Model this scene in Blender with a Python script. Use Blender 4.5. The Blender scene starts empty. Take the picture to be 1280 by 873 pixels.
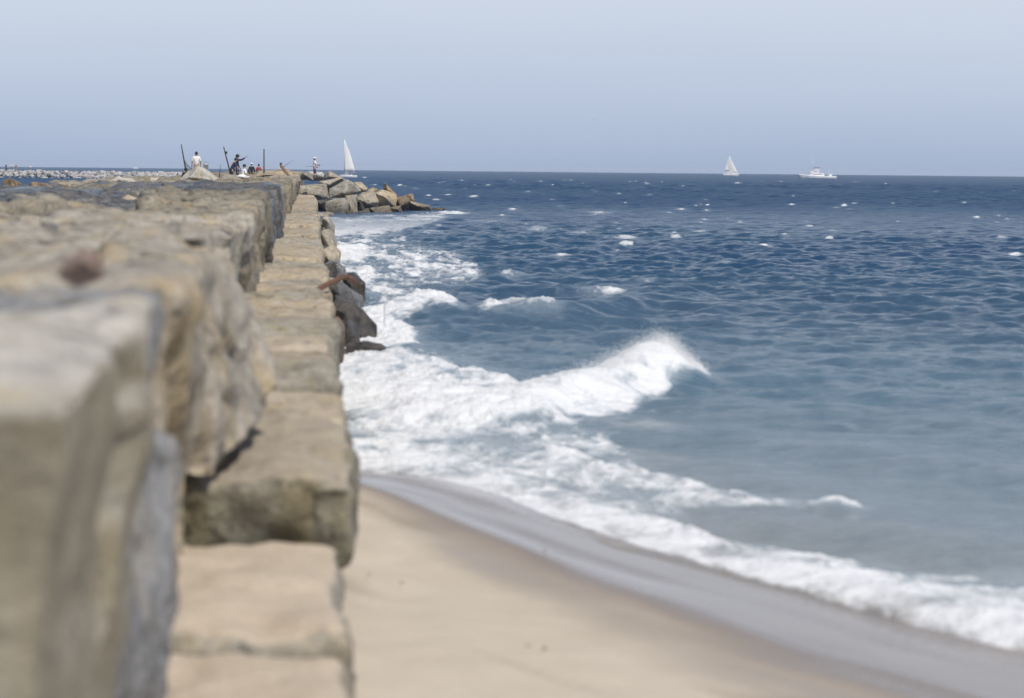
import bpy, bmesh, math, random
import numpy as np
from mathutils import Vector, Matrix, Euler

# ------------------------------------------------------------------ camera, world, sun, exposure
S = bpy.context.scene
COL = S.collection
R = math.radians
CAM_Z = 3.6
cam_d = bpy.data.cameras.new('camera')
cam = bpy.data.objects.new('camera', cam_d)
COL.objects.link(cam)
S.camera = cam
cam_d.sensor_width = 22.2
cam_d.lens = 50.0
cam_d.clip_start = 0.1
cam_d.clip_end = 60000
cam_d.dof.use_dof = True
cam_d.dof.focus_distance = 260.0
cam_d.dof.aperture_fstop = 0.9
YAW, PITCH, ROLL = R(5.0), R(-4.455), R(0.55)
FPX = 50.0 / 22.2 * 1280.0
Rm = Matrix.Rotation(-YAW, 3, 'Z') @ Matrix.Rotation(math.pi / 2 + PITCH, 3, 'X') @ Matrix.Rotation(ROLL, 3, 'Z')
cam.matrix_world = Matrix.Translation((0, 0, CAM_Z)) @ Rm.to_4x4()

SUN_EL, SUN_AZ = 56.0, 153.0           # azimuth clockwise from +Y (the way the jetty runs)
world = bpy.data.worlds.new('World')
S.world = world
world.use_nodes = True
wn, wl = world.node_tree.nodes, world.node_tree.links
wn.clear()
w_out = wn.new('ShaderNodeOutputWorld')
w_bg = wn.new('ShaderNodeBackground')
w_sky = wn.new('ShaderNodeTexSky')
w_sky.sky_type = 'NISHITA'
w_sky.sun_disc = False
w_sky.sun_elevation = R(SUN_EL)
w_sky.sun_rotation = R(SUN_AZ)
w_sky.air_density = 1.0
w_sky.dust_density = 1.6
w_sky.ozone_density = 1.5
w_bg.inputs['Strength'].default_value = 0.088
# the marine layer: the lowest few degrees of the sky are bluer and a little darker
w_tc = wn.new('ShaderNodeTexCoord')
w_sep = wn.new('ShaderNodeSeparateXYZ')
w_ramp = wn.new('ShaderNodeValToRGB')       # colour of the hazy air low over the sea
w_fac = wn.new('ShaderNodeValToRGB')        # how much of it hides the clear sky, by elevation
w_mix = wn.new('ShaderNodeMixRGB')
wl.new(w_tc.outputs['Generated'], w_sep.inputs[0])
w_noi = wn.new('ShaderNodeTexNoise'); w_noi.inputs['Scale'].default_value = 2.5; w_noi.inputs['Detail'].default_value = 4
w_map = wn.new('ShaderNodeMapping'); w_map.inputs['Scale'].default_value = (1, 1, 7)
wl.new(w_tc.outputs['Generated'], w_map.inputs[0]); wl.new(w_map.outputs[0], w_noi.inputs['Vector'])
w_a = wn.new('ShaderNodeMath'); w_a.operation = 'MULTIPLY_ADD'
w_a.inputs[1].default_value = 0.03; wl.new(w_noi.outputs[0], w_a.inputs[0]); wl.new(w_sep.outputs[2], w_a.inputs[2])
w_b = wn.new('ShaderNodeMath'); w_b.operation = 'SUBTRACT'; w_b.inputs[1].default_value = 0.015
wl.new(w_a.outputs[0], w_b.inputs[0])
wl.new(w_b.outputs[0], w_ramp.inputs[0]); wl.new(w_sep.outputs[2], w_fac.inputs[0])
el = w_ramp.color_ramp.elements
el[0].position = 0.0; el[0].color = (0.355, 0.432, 0.585, 1)
el[1].position = 0.085; el[1].color = (0.595, 0.655, 0.750, 1)
e2 = el.new(0.035); e2.color = (0.475, 0.548, 0.682, 1)
fe = w_fac.color_ramp.elements
fe[0].position = 0.09; fe[0].color = (1, 1, 1, 1)
fe[1].position = 0.26; fe[1].color = (0, 0, 0, 1)
w_sc = wn.new('ShaderNodeVectorMath'); w_sc.operation = 'SCALE'; w_sc.inputs['Scale'].default_value = 10.4
wl.new(w_ramp.outputs[0], w_sc.inputs[0])
wl.new(w_fac.outputs[0], w_mix.inputs[0]); wl.new(w_sky.outputs[0], w_mix.inputs[1]); wl.new(w_sc.outputs[0], w_mix.inputs[2])
wl.new(w_mix.outputs[0], w_bg.inputs['Color'])
wl.new(w_bg.outputs[0], w_out.inputs['Surface'])

sun_d = bpy.data.lights.new('sun', 'SUN')
sun_d.energy = 3.0
sun_d.angle = R(0.55)
sun_d.color = (1.0, 0.95, 0.87)
sun = bpy.data.objects.new('sun', sun_d)
COL.objects.link(sun)
sd = Vector((math.sin(R(SUN_AZ)) * math.cos(R(SUN_EL)), math.cos(R(SUN_AZ)) * math.cos(R(SUN_EL)), math.sin(R(SUN_EL))))
sun.rotation_euler = sd.to_track_quat('Z', 'Y').to_euler()
sun.location = sd * 60

S.view_settings.view_transform = 'Standard'
S.view_settings.look = 'None'
S.view_settings.exposure = 0.25
S.view_settings.gamma = 1.0
S.view_settings.use_curve_mapping = False
S.cycles.max_bounces = 6
S.cycles.volume_bounces = 2
S.cycles.use_denoising = True

# ------------------------------------------------------------------ helpers
EARTH = 7.4e6                           # earth radius with refraction: far water sinks behind the horizon

def ray(px, py):
    d = Rm @ Vector(((px - 640.0) / FPX, (436.5 - py) / FPX, -1.0))
    return d

def at_z(px, py, z):
    d = ray(px, py)
    t = (z - CAM_Z) / d.z
    return Vector((d.x * t, d.y * t, z))

def at_y(px, py, Y):
    d = ray(px, py)
    t = Y / d.y
    return Vector((d.x * t, Y, CAM_Z + d.z * t))

def image_px(x, y, z=0.0):
    """photo position of points of the sea or sand (arrays)"""
    iR = np.array(Rm.transposed())
    p = np.stack([x, y, np.zeros_like(x) + z - CAM_Z], -1) @ iR.T
    w = np.where(p[..., 2] < -0.01, -p[..., 2], 0.01)
    return 640 + FPX * p[..., 0] / w, 436.5 - FPX * p[..., 1] / w

def _hash(ix, iy, iz, seed):
    h = (ix.astype(np.int64) * 374761393 + iy.astype(np.int64) * 668265263 + iz.astype(np.int64) * 2147483647 + seed * 1274126177) & 0xFFFFFFFF
    h = ((h ^ (h >> 13)) * 1274126177) & 0xFFFFFFFF
    h = ((h ^ (h >> 16)) * 2246822519) & 0xFFFFFFFF
    return ((h ^ (h >> 15)) & 0xFFFFFF) / float(0xFFFFFF)

def vnoise(x, y, z=None, seed=0):
    if z is None: z = np.zeros_like(x)
    xi, yi, zi = np.floor(x), np.floor(y), np.floor(z)
    xf, yf, zf = x - xi, y - yi, z - zi
    u, v, w = xf * xf * (3 - 2 * xf), yf * yf * (3 - 2 * yf), zf * zf * (3 - 2 * zf)
    def c(a, b, d): return _hash(xi + a, yi + b, zi + d, seed)
    a0 = (c(0,0,0) * (1-u) + c(1,0,0) * u) * (1-v) + (c(0,1,0) * (1-u) + c(1,1,0) * u) * v
    if not np.any(zf): return a0 * 2 - 1
    a1 = (c(0,0,1) * (1-u) + c(1,0,1) * u) * (1-v) + (c(0,1,1) * (1-u) + c(1,1,1) * u) * v
    return (a0 * (1-w) + a1 * w) * 2 - 1

def fbm(x, y, z=None, seed=0, octv=4, gain=0.5):
    s = 0; a = 1.0; n = 0; f = 1.0
    for o in range(octv):
        s = s + a * vnoise(x * f + o * 17.3, y * f - o * 9.1, None if z is None else z * f + o * 5.7, seed + o)
        n += a; a *= gain; f *= 2.03
    return s / n

def sstep(a, b, x):
    t = np.clip((x - a) / (b - a), 0, 1)
    return t * t * (3 - 2 * t)

def new_mesh(name, verts, faces, mat=None, smooth=True, parent=None):
    me = bpy.data.meshes.new(name)
    me.from_pydata([tuple(v) for v in verts], [], faces)
    me.update()
    return link_mesh(name, me, mat, smooth, parent)

def link_mesh(name, me, mat=None, smooth=True, parent=None):
    if mat: me.materials.append(mat)
    me.polygons.foreach_set('use_smooth', [smooth] * len(me.polygons))
    o = bpy.data.objects.new(name, me)
    COL.objects.link(o)
    if parent: o.parent = parent
    return o

def from_bm(name, bm, mat, smooth=True, parent=None):
    bmesh.ops.recalc_face_normals(bm, faces=bm.faces)
    me = bpy.data.meshes.new(name)
    bm.to_mesh(me); bm.free()
    return link_mesh(name, me, mat, smooth, parent)

def tag(o, label=None, cat=None, group=None, kind=None):
    if label: o['label'] = label
    if cat: o['category'] = cat
    if group: o['group'] = group
    if kind: o['kind'] = kind
    return o

def empty(name, loc=(0, 0, 0), rz=0.0):
    o = bpy.data.objects.new(name, None)
    o.empty_display_size = 0.3
    o.location = loc; o.rotation_euler = (0, 0, rz)
    COL.objects.link(o)
    return o

def bm_box(bm, lo, hi):
    m = Matrix.Translation(((lo[0]+hi[0])/2, (lo[1]+hi[1])/2, (lo[2]+hi[2])/2)) @ Matrix.Diagonal((hi[0]-lo[0], hi[1]-lo[1], hi[2]-lo[2], 1))
    bmesh.ops.create_cube(bm, size=1.0, matrix=m)

def bm_tube(bm, pts, rad, seg=8):
    """tapered tube through points; rad a number or one per point"""
    pts = [Vector(p) for p in pts]
    rads = rad if isinstance(rad, (list, tuple)) else [rad] * len(pts)
    rings = []
    for i, p in enumerate(pts):
        t = (pts[min(i+1, len(pts)-1)] - pts[max(i-1, 0)]).normalized()
        up = Vector((0, 0, 1)) if abs(t.z) < 0.9 else Vector((1, 0, 0))
        a = t.cross(up).normalized(); b = t.cross(a)
        rings.append([bm.verts.new(p + (a * math.cos(k/seg*2*math.pi) + b * math.sin(k/seg*2*math.pi)) * rads[i]) for k in range(seg)])
    for i in range(len(rings)-1):
        for k in range(seg):
            bm.faces.new((rings[i][k], rings[i][(k+1) % seg], rings[i+1][(k+1) % seg], rings[i+1][k]))
    bm.faces.new(rings[0][::-1]); bm.faces.new(rings[-1])

# ------------------------------------------------------------------ materials
def mat_new(name):
    m = bpy.data.materials.new(name)
    m.use_nodes = True
    nt = m.node_tree
    bsdf = nt.nodes['Principled BSDF']
    return m, nt.nodes, nt.links, bsdf

def ramp(n, stops):
    r = n.new('ShaderNodeValToRGB')
    e = r.color_ramp.elements
    e[0].position, e[0].color = stops[0][0], (*stops[0][1], 1)
    e[1].position, e[1].color = stops[-1][0], (*stops[-1][1], 1)
    for p, c in stops[1:-1]:
        x = e.new(p); x.color = (*c, 1)
    return r

def noise(n, l, vec, scale, detail=4, rough=0.55):
    t = n.new('ShaderNodeTexNoise')
    t.inputs['Scale'].default_value = scale; t.inputs['Detail'].default_value = detail; t.inputs['Roughness'].default_value = rough
    if vec is not None: l.new(vec, t.inputs['Vector'])
    return t

def mixc(n, l, fac, a, b, mode='MIX'):
    m = n.new('ShaderNodeMixRGB'); m.blend_type = mode
    for i, v in enumerate((fac, a, b)):
        if isinstance(v, (int, float)): m.inputs[i].default_value = v
        elif isinstance(v, tuple): m.inputs[i].default_value = (*v, 1)
        else: l.new(v, m.inputs[i])
    return m.outputs[0]

def mathn(n, l, op, a, b=0.0, clamp=False):
    m = n.new('ShaderNodeMath'); m.operation = op; m.use_clamp = clamp
    for i, v in enumerate((a, b)):
        if isinstance(v, (int, float)): m.inputs[i].default_value = v
        else: l.new(v, m.inputs[i])
    return m.outputs[0]

def plain(name, col, rough=0.6, vary=0.15, scale=6.0, metal=0.0):
    m, n, l, b = mat_new(name)
    tc = n.new('ShaderNodeTexCoord')
    t = noise(n, l, tc.outputs['Object'], scale)
    c2 = tuple(c * (1 - vary) for c in col); c1 = tuple(min(1, c * (1 + vary)) for c in col)
    r = ramp(n, [(0.3, c2), (0.7, c1)])
    l.new(t.outputs[0], r.inputs[0]); l.new(r.outputs[0], b.inputs['Base Color'])
    b.inputs['Roughness'].default_value = rough; b.inputs['Metallic'].default_value = metal
    return m

def stone(name, pale, mid, dark, stain, stain_amt=0.5, sand_amt=0.0, wet=0.0, algae=0.0, sc=1.0, side=0.0, side_col=(0.12, 0.105, 0.07)):
    m, n, l, b = mat_new(name)
    tc = n.new('ShaderNodeTexCoord')
    oi = n.new('ShaderNodeObjectInfo')
    add = n.new('ShaderNodeVectorMath'); add.operation = 'ADD'
    mul = n.new('ShaderNodeVectorMath'); mul.operation = 'SCALE'; mul.inputs['Scale'].default_value = 53.0
    cmb = n.new('ShaderNodeCombineXYZ')
    for i in range(3): l.new(oi.outputs['Random'], cmb.inputs[i])
    l.new(cmb.outputs[0], mul.inputs[0])
    l.new(tc.outputs['Object'], add.inputs[0]); l.new(mul.outputs[0], add.inputs[1])
    P = add.outputs[0]
    big = noise(n, l, P, 0.9 * sc, 5, 0.6)
    fine = noise(n, l, P, 7.0 * sc, 6, 0.65)
    r1 = ramp(n, [(0.34, dark), (0.46, mid), (0.60, pale)])
    f = mathn(n, l, 'ADD', mathn(n, l, 'MULTIPLY', big.outputs[0], 0.48), mathn(n, l, 'MULTIPLY', fine.outputs[0], 0.52))
    l.new(f, r1.inputs[0])
    col = r1.outputs[0]
    # ochre staining in vertical streaks
    mp = n.new('ShaderNodeMapping'); mp.inputs['Scale'].default_value = (1.6, 1.6, 0.35)
    l.new(P, mp.inputs[0])
    st = noise(n, l, mp.outputs[0], 1.5 * sc, 4, 0.6)
    sr = ramp(n, [(0.50, (0, 0, 0)), (0.68, (stain_amt,) * 3)])
    l.new(st.outputs[0], sr.inputs[0])
    col = mixc(n, l, sr.outputs[0], col, stain)
    # thin dark cracks and a salt-and-pepper grain
    wv = mixc(n, l, 0.12, P, big.outputs['Color'], 'ADD')
    vo = n.new('ShaderNodeTexVoronoi'); vo.feature = 'DISTANCE_TO_EDGE'; vo.inputs['Scale'].default_value = 1.1 * sc; l.new(wv, vo.inputs['Vector'])
    ck = ramp(n, [(0.0, (0.7,) * 3), (0.035, (0, 0, 0))]); l.new(vo.outputs['Distance'], ck.inputs[0])
    crk = mathn(n, l, 'MULTIPLY', ck.outputs[0], mathn(n, l, 'MULTIPLY', mathn(n, l, 'SUBTRACT', big.outputs[0], 0.38, True), 4.0, True))
    col = mixc(n, l, crk, col, tuple(c * 0.4 for c in dark))
    gr = noise(n, l, P, 34.0 * sc, 3, 0.8)
    gm = n.new('ShaderNodeMapRange'); l.new(gr.outputs[0], gm.inputs[0]); gm.inputs[1].default_value = .3; gm.inputs[2].default_value = .7; gm.inputs[3].default_value = .72; gm.inputs[4].default_value = 1.25
    gc = n.new('ShaderNodeCombineXYZ')
    for i in range(3): l.new(gm.outputs[0], gc.inputs[i])
    col = mixc(n, l, 1.0, col, gc.outputs[0], 'MULTIPLY')
    # dark lichen and pits
    dk = noise(n, l, P, 3.1 * sc, 5, 0.7)
    dr = ramp(n, [(0.54, (0, 0, 0)), (0.66, (0.75,) * 3)])
    l.new(dk.outputs[0], dr.inputs[0])
    col = mixc(n, l, dr.outputs[0], col, tuple(c * 0.5 for c in dark))
    vr = n.new('ShaderNodeHueSaturation')
    l.new(col, vr.inputs['Color'])
    mr = n.new('ShaderNodeMapRange'); l.new(oi.outputs['Random'], mr.inputs[0])
    mr.inputs[3].default_value = 0.82; mr.inputs[4].default_value = 1.16
    l.new(mr.outputs[0], vr.inputs['Value'])
    col = vr.outputs[0]
    geo = n.new('ShaderNodeNewGeometry')
    sp = n.new('ShaderNodeSeparateXYZ'); l.new(geo.outputs['Normal'], sp.inputs[0])
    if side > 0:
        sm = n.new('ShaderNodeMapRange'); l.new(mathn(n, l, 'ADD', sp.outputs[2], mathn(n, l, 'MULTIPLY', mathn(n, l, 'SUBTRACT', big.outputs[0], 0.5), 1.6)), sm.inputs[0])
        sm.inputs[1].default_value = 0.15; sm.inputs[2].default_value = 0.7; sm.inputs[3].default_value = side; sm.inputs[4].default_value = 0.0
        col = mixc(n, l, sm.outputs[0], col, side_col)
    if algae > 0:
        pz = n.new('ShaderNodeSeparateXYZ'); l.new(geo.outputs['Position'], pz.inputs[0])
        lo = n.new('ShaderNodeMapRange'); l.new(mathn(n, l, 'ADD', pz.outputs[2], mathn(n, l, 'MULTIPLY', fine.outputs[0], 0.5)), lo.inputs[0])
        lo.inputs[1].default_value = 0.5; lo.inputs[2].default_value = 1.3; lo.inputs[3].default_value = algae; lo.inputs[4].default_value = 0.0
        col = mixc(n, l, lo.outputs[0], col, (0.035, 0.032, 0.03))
    if sand_amt > 0:
        up = n.new('ShaderNodeMapRange'); l.new(mathn(n, l, 'ADD', sp.outputs[2], mathn(n, l, 'MULTIPLY', mathn(n, l, 'SUBTRACT', big.outputs[0], 0.42), 1.2)), up.inputs[0])
        up.inputs[1].default_value = 0.78; up.inputs[2].default_value = 1.0; up.inputs[4].default_value = sand_amt
        sandn = noise(n, l, P, 30, 3)
        scol = ramp(n, [(0.3, (0.43, 0.355, 0.27)), (0.7, (0.53, 0.445, 0.345))]); l.new(sandn.outputs[0], scol.inputs[0])
        col = mixc(n, l, up.outputs[0], col, scol.outputs[0])
    l.new(col, b.inputs['Base Color'])
    if wet > 0:
        wr = ramp(n, [(0.42, (0.16,) * 3), (0.62, (0.8,) * 3)])
        l.new(big.outputs[0], wr.inputs[0]); l.new(wr.outputs[0], b.inputs['Roughness'])
    else:
        b.inputs['Roughness'].default_value = 0.85
    bp = n.new('ShaderNodeBump'); bp.inputs['Strength'].default_value = 1.0; bp.inputs['Distance'].default_value = 0.09 / sc
    l.new(f, bp.inputs['Height']); l.new(bp.outputs[0], b.inputs['Normal'])
    return m

M = {}
M['stone'] = stone('weathered_stone', (0.41, 0.37, 0.31), (0.27, 0.242, 0.20), (0.12, 0.112, 0.10), (0.38, 0.28, 0.13), 0.6)
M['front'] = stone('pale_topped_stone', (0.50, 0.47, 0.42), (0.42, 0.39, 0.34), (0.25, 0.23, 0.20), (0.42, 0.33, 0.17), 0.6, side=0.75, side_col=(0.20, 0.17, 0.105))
M['umber'] = stone('umber_stone', (0.20, 0.15, 0.13), (0.12, 0.09, 0.08), (0.05, 0.04, 0.04), (0.24, 0.15, 0.10), 0.4)
M['bluegrey_shade'] = stone('blue_grey_shade_stone', (0.40, 0.395, 0.39), (0.29, 0.29, 0.295), (0.14, 0.14, 0.14), (0.40, 0.31, 0.15), 0.4)  # blue grey of shadowed faces, painted in as the stone's colour
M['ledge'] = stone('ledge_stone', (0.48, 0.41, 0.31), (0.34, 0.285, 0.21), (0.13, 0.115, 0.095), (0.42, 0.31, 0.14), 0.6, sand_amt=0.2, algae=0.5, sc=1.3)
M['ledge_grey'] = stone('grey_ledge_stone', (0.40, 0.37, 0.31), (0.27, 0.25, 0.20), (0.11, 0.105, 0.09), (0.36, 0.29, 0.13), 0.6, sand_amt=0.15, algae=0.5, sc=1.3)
M['topstone'] = stone('brown_grey_stone', (0.34, 0.30, 0.23), (0.22, 0.195, 0.15), (0.085, 0.078, 0.065), (0.35, 0.26, 0.12), 0.6, sc=1.2)
M['sandy'] = stone('sand_strewn_stone', (0.40, 0.36, 0.30), (0.26, 0.24, 0.20), (0.11, 0.10, 0.09), (0.36, 0.28, 0.15), 0.4, sand_amt=1.0)
M['mossy'] = stone('dark_grown_stone', (0.30, 0.28, 0.21), (0.17, 0.155, 0.12), (0.065, 0.06, 0.05), (0.25, 0.20, 0.08), 0.5, sand_amt=0.5)
M['wet'] = stone('wet_dark_stone', (0.20, 0.19, 0.18), (0.10, 0.10, 0.10), (0.045, 0.045, 0.05), (0.22, 0.17, 0.10), 0.4, wet=1)
M['kelp_shade'] = stone('kelp_and_shade_stone', (0.09, 0.08, 0.07), (0.05, 0.045, 0.04), (0.02, 0.02, 0.02), (0.10, 0.075, 0.045), 0.5, wet=1)  # kelp on the foot rocks; in the clefts its black stands for shade
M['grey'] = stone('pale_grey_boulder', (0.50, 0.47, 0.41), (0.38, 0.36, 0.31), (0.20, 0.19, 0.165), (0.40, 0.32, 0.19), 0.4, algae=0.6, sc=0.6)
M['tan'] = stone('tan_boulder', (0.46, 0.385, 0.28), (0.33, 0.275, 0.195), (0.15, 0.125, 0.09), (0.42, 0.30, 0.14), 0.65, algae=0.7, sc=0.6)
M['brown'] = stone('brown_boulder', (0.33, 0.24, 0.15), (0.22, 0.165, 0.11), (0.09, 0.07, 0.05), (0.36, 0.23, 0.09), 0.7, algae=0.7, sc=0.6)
M['bleach'] = stone('bleached_rubble', (0.46, 0.44, 0.43), (0.30, 0.295, 0.30), (0.14, 0.14, 0.155), (0.50, 0.43, 0.34), 0.5, sc=0.5)

# ------------------------------------------------------------------ beach line
shore_px = [(300, 586), (380, 587), (445, 591), (520, 599), (600, 620), (700, 657), (800, 692), (900, 722), (1000, 748), (1100, 778), (1200, 806), (1280, 824), (1500, 880), (1900, 1000)]
SH = np.array([tuple(at_z(a, b, 0.06))[:2] for a, b in shore_px])
SH = np.vstack([[SH[0, 0] - 40, SH[0, 1] + 1.5], SH, [SH[-1, 0] + 60, SH[-1, 1] - 45]])

def shore_dist(x, y):
    """distance to the waterline: positive at sea, negative up the beach"""
    best = np.full(x.shape, 1e9); sign = np.ones(x.shape)
    for i in range(len(SH) - 1):
        a, b = SH[i], SH[i+1]
        d = b - a; L2 = d @ d
        t = np.clip(((x - a[0]) * d[0] + (y - a[1]) * d[1]) / L2, 0, 1)
        qx, qy = x - a[0] - t * d[0], y - a[1] - t * d[1]
        dd = qx * qx + qy * qy
        cr = d[0] * (y - a[1]) - d[1] * (x - a[0])
        m = dd < best
        best = np.where(m, dd, best); sign = np.where(m, np.where(cr > 0, 1.0, -1.0), sign)
    return np.sqrt(best) * sign

def grid_mesh(name, X, Y, Z, mat, attrs=None, keep=None):
    nr, nc = X.shape
    me = bpy.data.meshes.new(name)
    idx = np.arange(nr * nc).reshape(nr, nc)
    q = np.stack([idx[:-1, :-1], idx[:-1, 1:], idx[1:, 1:], idx[1:, :-1]], -1).reshape(-1, 4)
    co = np.stack([X, Y, Z], -1).reshape(-1, 3)
    if keep is not None:
        k = keep.reshape(-1)
        q = q[k[q].all(1)]
        used = np.zeros(len(co), bool); used[q.reshape(-1)] = True
        remap = np.cumsum(used) - 1
        q = remap[q]; co = co[used]
        attrs = {a: v.reshape(-1)[used] for a, v in (attrs or {}).items()}
    me.vertices.add(len(co)); me.vertices.foreach_set('co', co.astype(np.float32).ravel())
    me.loops.add(len(q) * 4); me.loops.foreach_set('vertex_index', q.astype(np.int32).ravel())
    me.polygons.add(len(q)); me.polygons.foreach_set('loop_start', np.arange(0, len(q) * 4, 4, dtype=np.int32))
    me.update(calc_edges=True)
    for a, v in (attrs or {}).items():
        at = me.attributes.new(a, 'FLOAT', 'POINT'); at.data.foreach_set('value', v.astype(np.float32).ravel())
    return link_mesh(name, me, mat, True)

# ------------------------------------------------------------------ sand
def sand_height(x, y, s):
    land = np.clip(-s, 0, None); sea = np.clip(s, 0, None)
    z = 0.06 + 0.055 * land - 0.10 * sea
    z = np.where(z > 1.25, 1.25 + (z - 1.25) * 0.15, z)
    return np.clip(z, -3.0, 5)

def make_sand():
    m, n, l, b = mat_new('beach_sand')
    tc = n.new('ShaderNodeTexCoord')
    at = n.new('ShaderNodeAttribute'); at.attribute_name = 'wet'
    gl = n.new('ShaderNodeAttribute'); gl.attribute_name = 'gloss'
    st = n.new('ShaderNodeAttribute'); st.attribute_name = 'streak'
    fine = noise(n, l, tc.outputs['Object'], 18, 6, 0.7)
    mid = noise(n, l, tc.outputs['Object'], 1.3, 4, 0.6)
    r = ramp(n, [(0.3, (0.455, 0.39, 0.305)), (0.7, (0.565, 0.495, 0.40))])
    l.new(mathn(n, l, 'ADD', mathn(n, l, 'MULTIPLY', fine.outputs[0], 0.45), mathn(n, l, 'MULTIPLY', mid.outputs[0], 0.55)), r.inputs[0])
    col = mixc(n, l, st.outputs['Fac'], r.outputs[0], (0.30, 0.245, 0.18))
    col = mixc(n, l, at.outputs['Fac'], col, (0.245, 0.20, 0.165))
    l.new(col, b.inputs['Base Color'])
    rr = n.new('ShaderNodeMapRange'); l.new(gl.outputs['Fac'], rr.inputs[0])
    rr.inputs[3].default_value = 0.9; rr.inputs[4].default_value = 0.06
    b.inputs['Specular IOR Level'].default_value = 0.65
    l.new(rr.outputs[0], b.inputs['Roughness'])
    bp = n.new('ShaderNodeBump'); bp.inputs['Distance'].default_value = 0.02
    inv = mathn(n, l, 'SUBTRACT', 0.55, mathn(n, l, 'MULTIPLY', gl.outputs['Fac'], 0.5))
    l.new(inv, bp.inputs['Strength']); l.new(fine.outputs[0], bp.inputs['Height']); l.new(bp.outputs[0], b.inputs['Normal'])
    xs = np.arange(-3, 36, 0.085); ys = np.concatenate([np.arange(-6, 32, 0.085), np.arange(32, 70, 0.6)])
    X, Y = np.meshgrid(xs, ys)
    s = shore_dist(X, Y)
    Z = sand_height(X, Y, s)
    # a coordinate along the beach, so that streaks run with the waterline
    A = X * 0.45 - Y * 0.9
    n1 = fbm(A * 0.28, s * 1.6, seed=3, octv=4); n2 = fbm(A * 0.16 + 9, s * 0.9, seed=8, octv=3)
    n3 = fbm(X * 1.1, Y * 0.6, seed=21, octv=4)
    wet = sstep(-3.7, -1.3, s / np.interp(X, [0.3, 1.5, 3.0, 5.0], [0.5, 0.8, 1.1, 1.25]) + n2 * 0.9 + n1 * 0.5)
    wd = np.interp(X, [0.3, 1.5, 3.0, 5.0], [0.45, 0.75, 1.1, 1.3])
    gloss = sstep(-3.1, -1.1, s / wd + n1 * 1.5 + n2 * 0.8)
    n5 = fbm(A * 0.22 + 3, s * 3.4, seed=41, octv=4, gain=0.6)
    gloss = gloss * np.clip(0.93 + 0.40 * n5, 0.4, 1)
    streak = sstep(0.18, 0.55, fbm(A * 0.35, s * 2.6 + 4, seed=31, octv=3)) * 0.5
    Z = Z + (1 - gloss) * (n3 * 0.035 + fbm(X * 4, Y * 3, seed=5, octv=3) * 0.012) * sstep(0.3, -1.5, s)
    Z = Z - streak * 0.02
    o = grid_mesh('sand', X, Y, Z, m, {'wet': wet, 'gloss': gloss, 'streak': streak})
    tag(o, kind='structure')
make_sand()

# ------------------------------------------------------------------ sea
def capsule(px, py, pts, up, dn, dens, soft=0.6):
    """foam band along a crest line given in image pixels: 'up' its reach seaward, 'dn' its reach landward"""
    pts = np.array(pts, float)
    xs = pts[:, 0]
    yc = np.interp(px, xs, pts[:, 1])
    U = np.interp(px, xs, up) if isinstance(up, (list, tuple)) else up
    D = np.interp(px, xs, dn) if isinstance(dn, (list, tuple)) else dn
    dy = py - yc
    t = np.where(dy < 0, -dy / np.maximum(U, 0.5), dy / np.maximum(D, 0.5))
    fx = sstep(xs[0] - 18, xs[0] + 14, px) * (1 - sstep(xs[-1] - 14, xs[-1] + 18, px))
    return dens * (1 - sstep(soft, 1.0 + (1 - soft), t)) * fx

def blob(px, py, x, y, rx, ry, dens):
    q = ((px - x) / rx) ** 2 + ((py - y) / ry) ** 2
    return dens * np.exp(-q)

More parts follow.
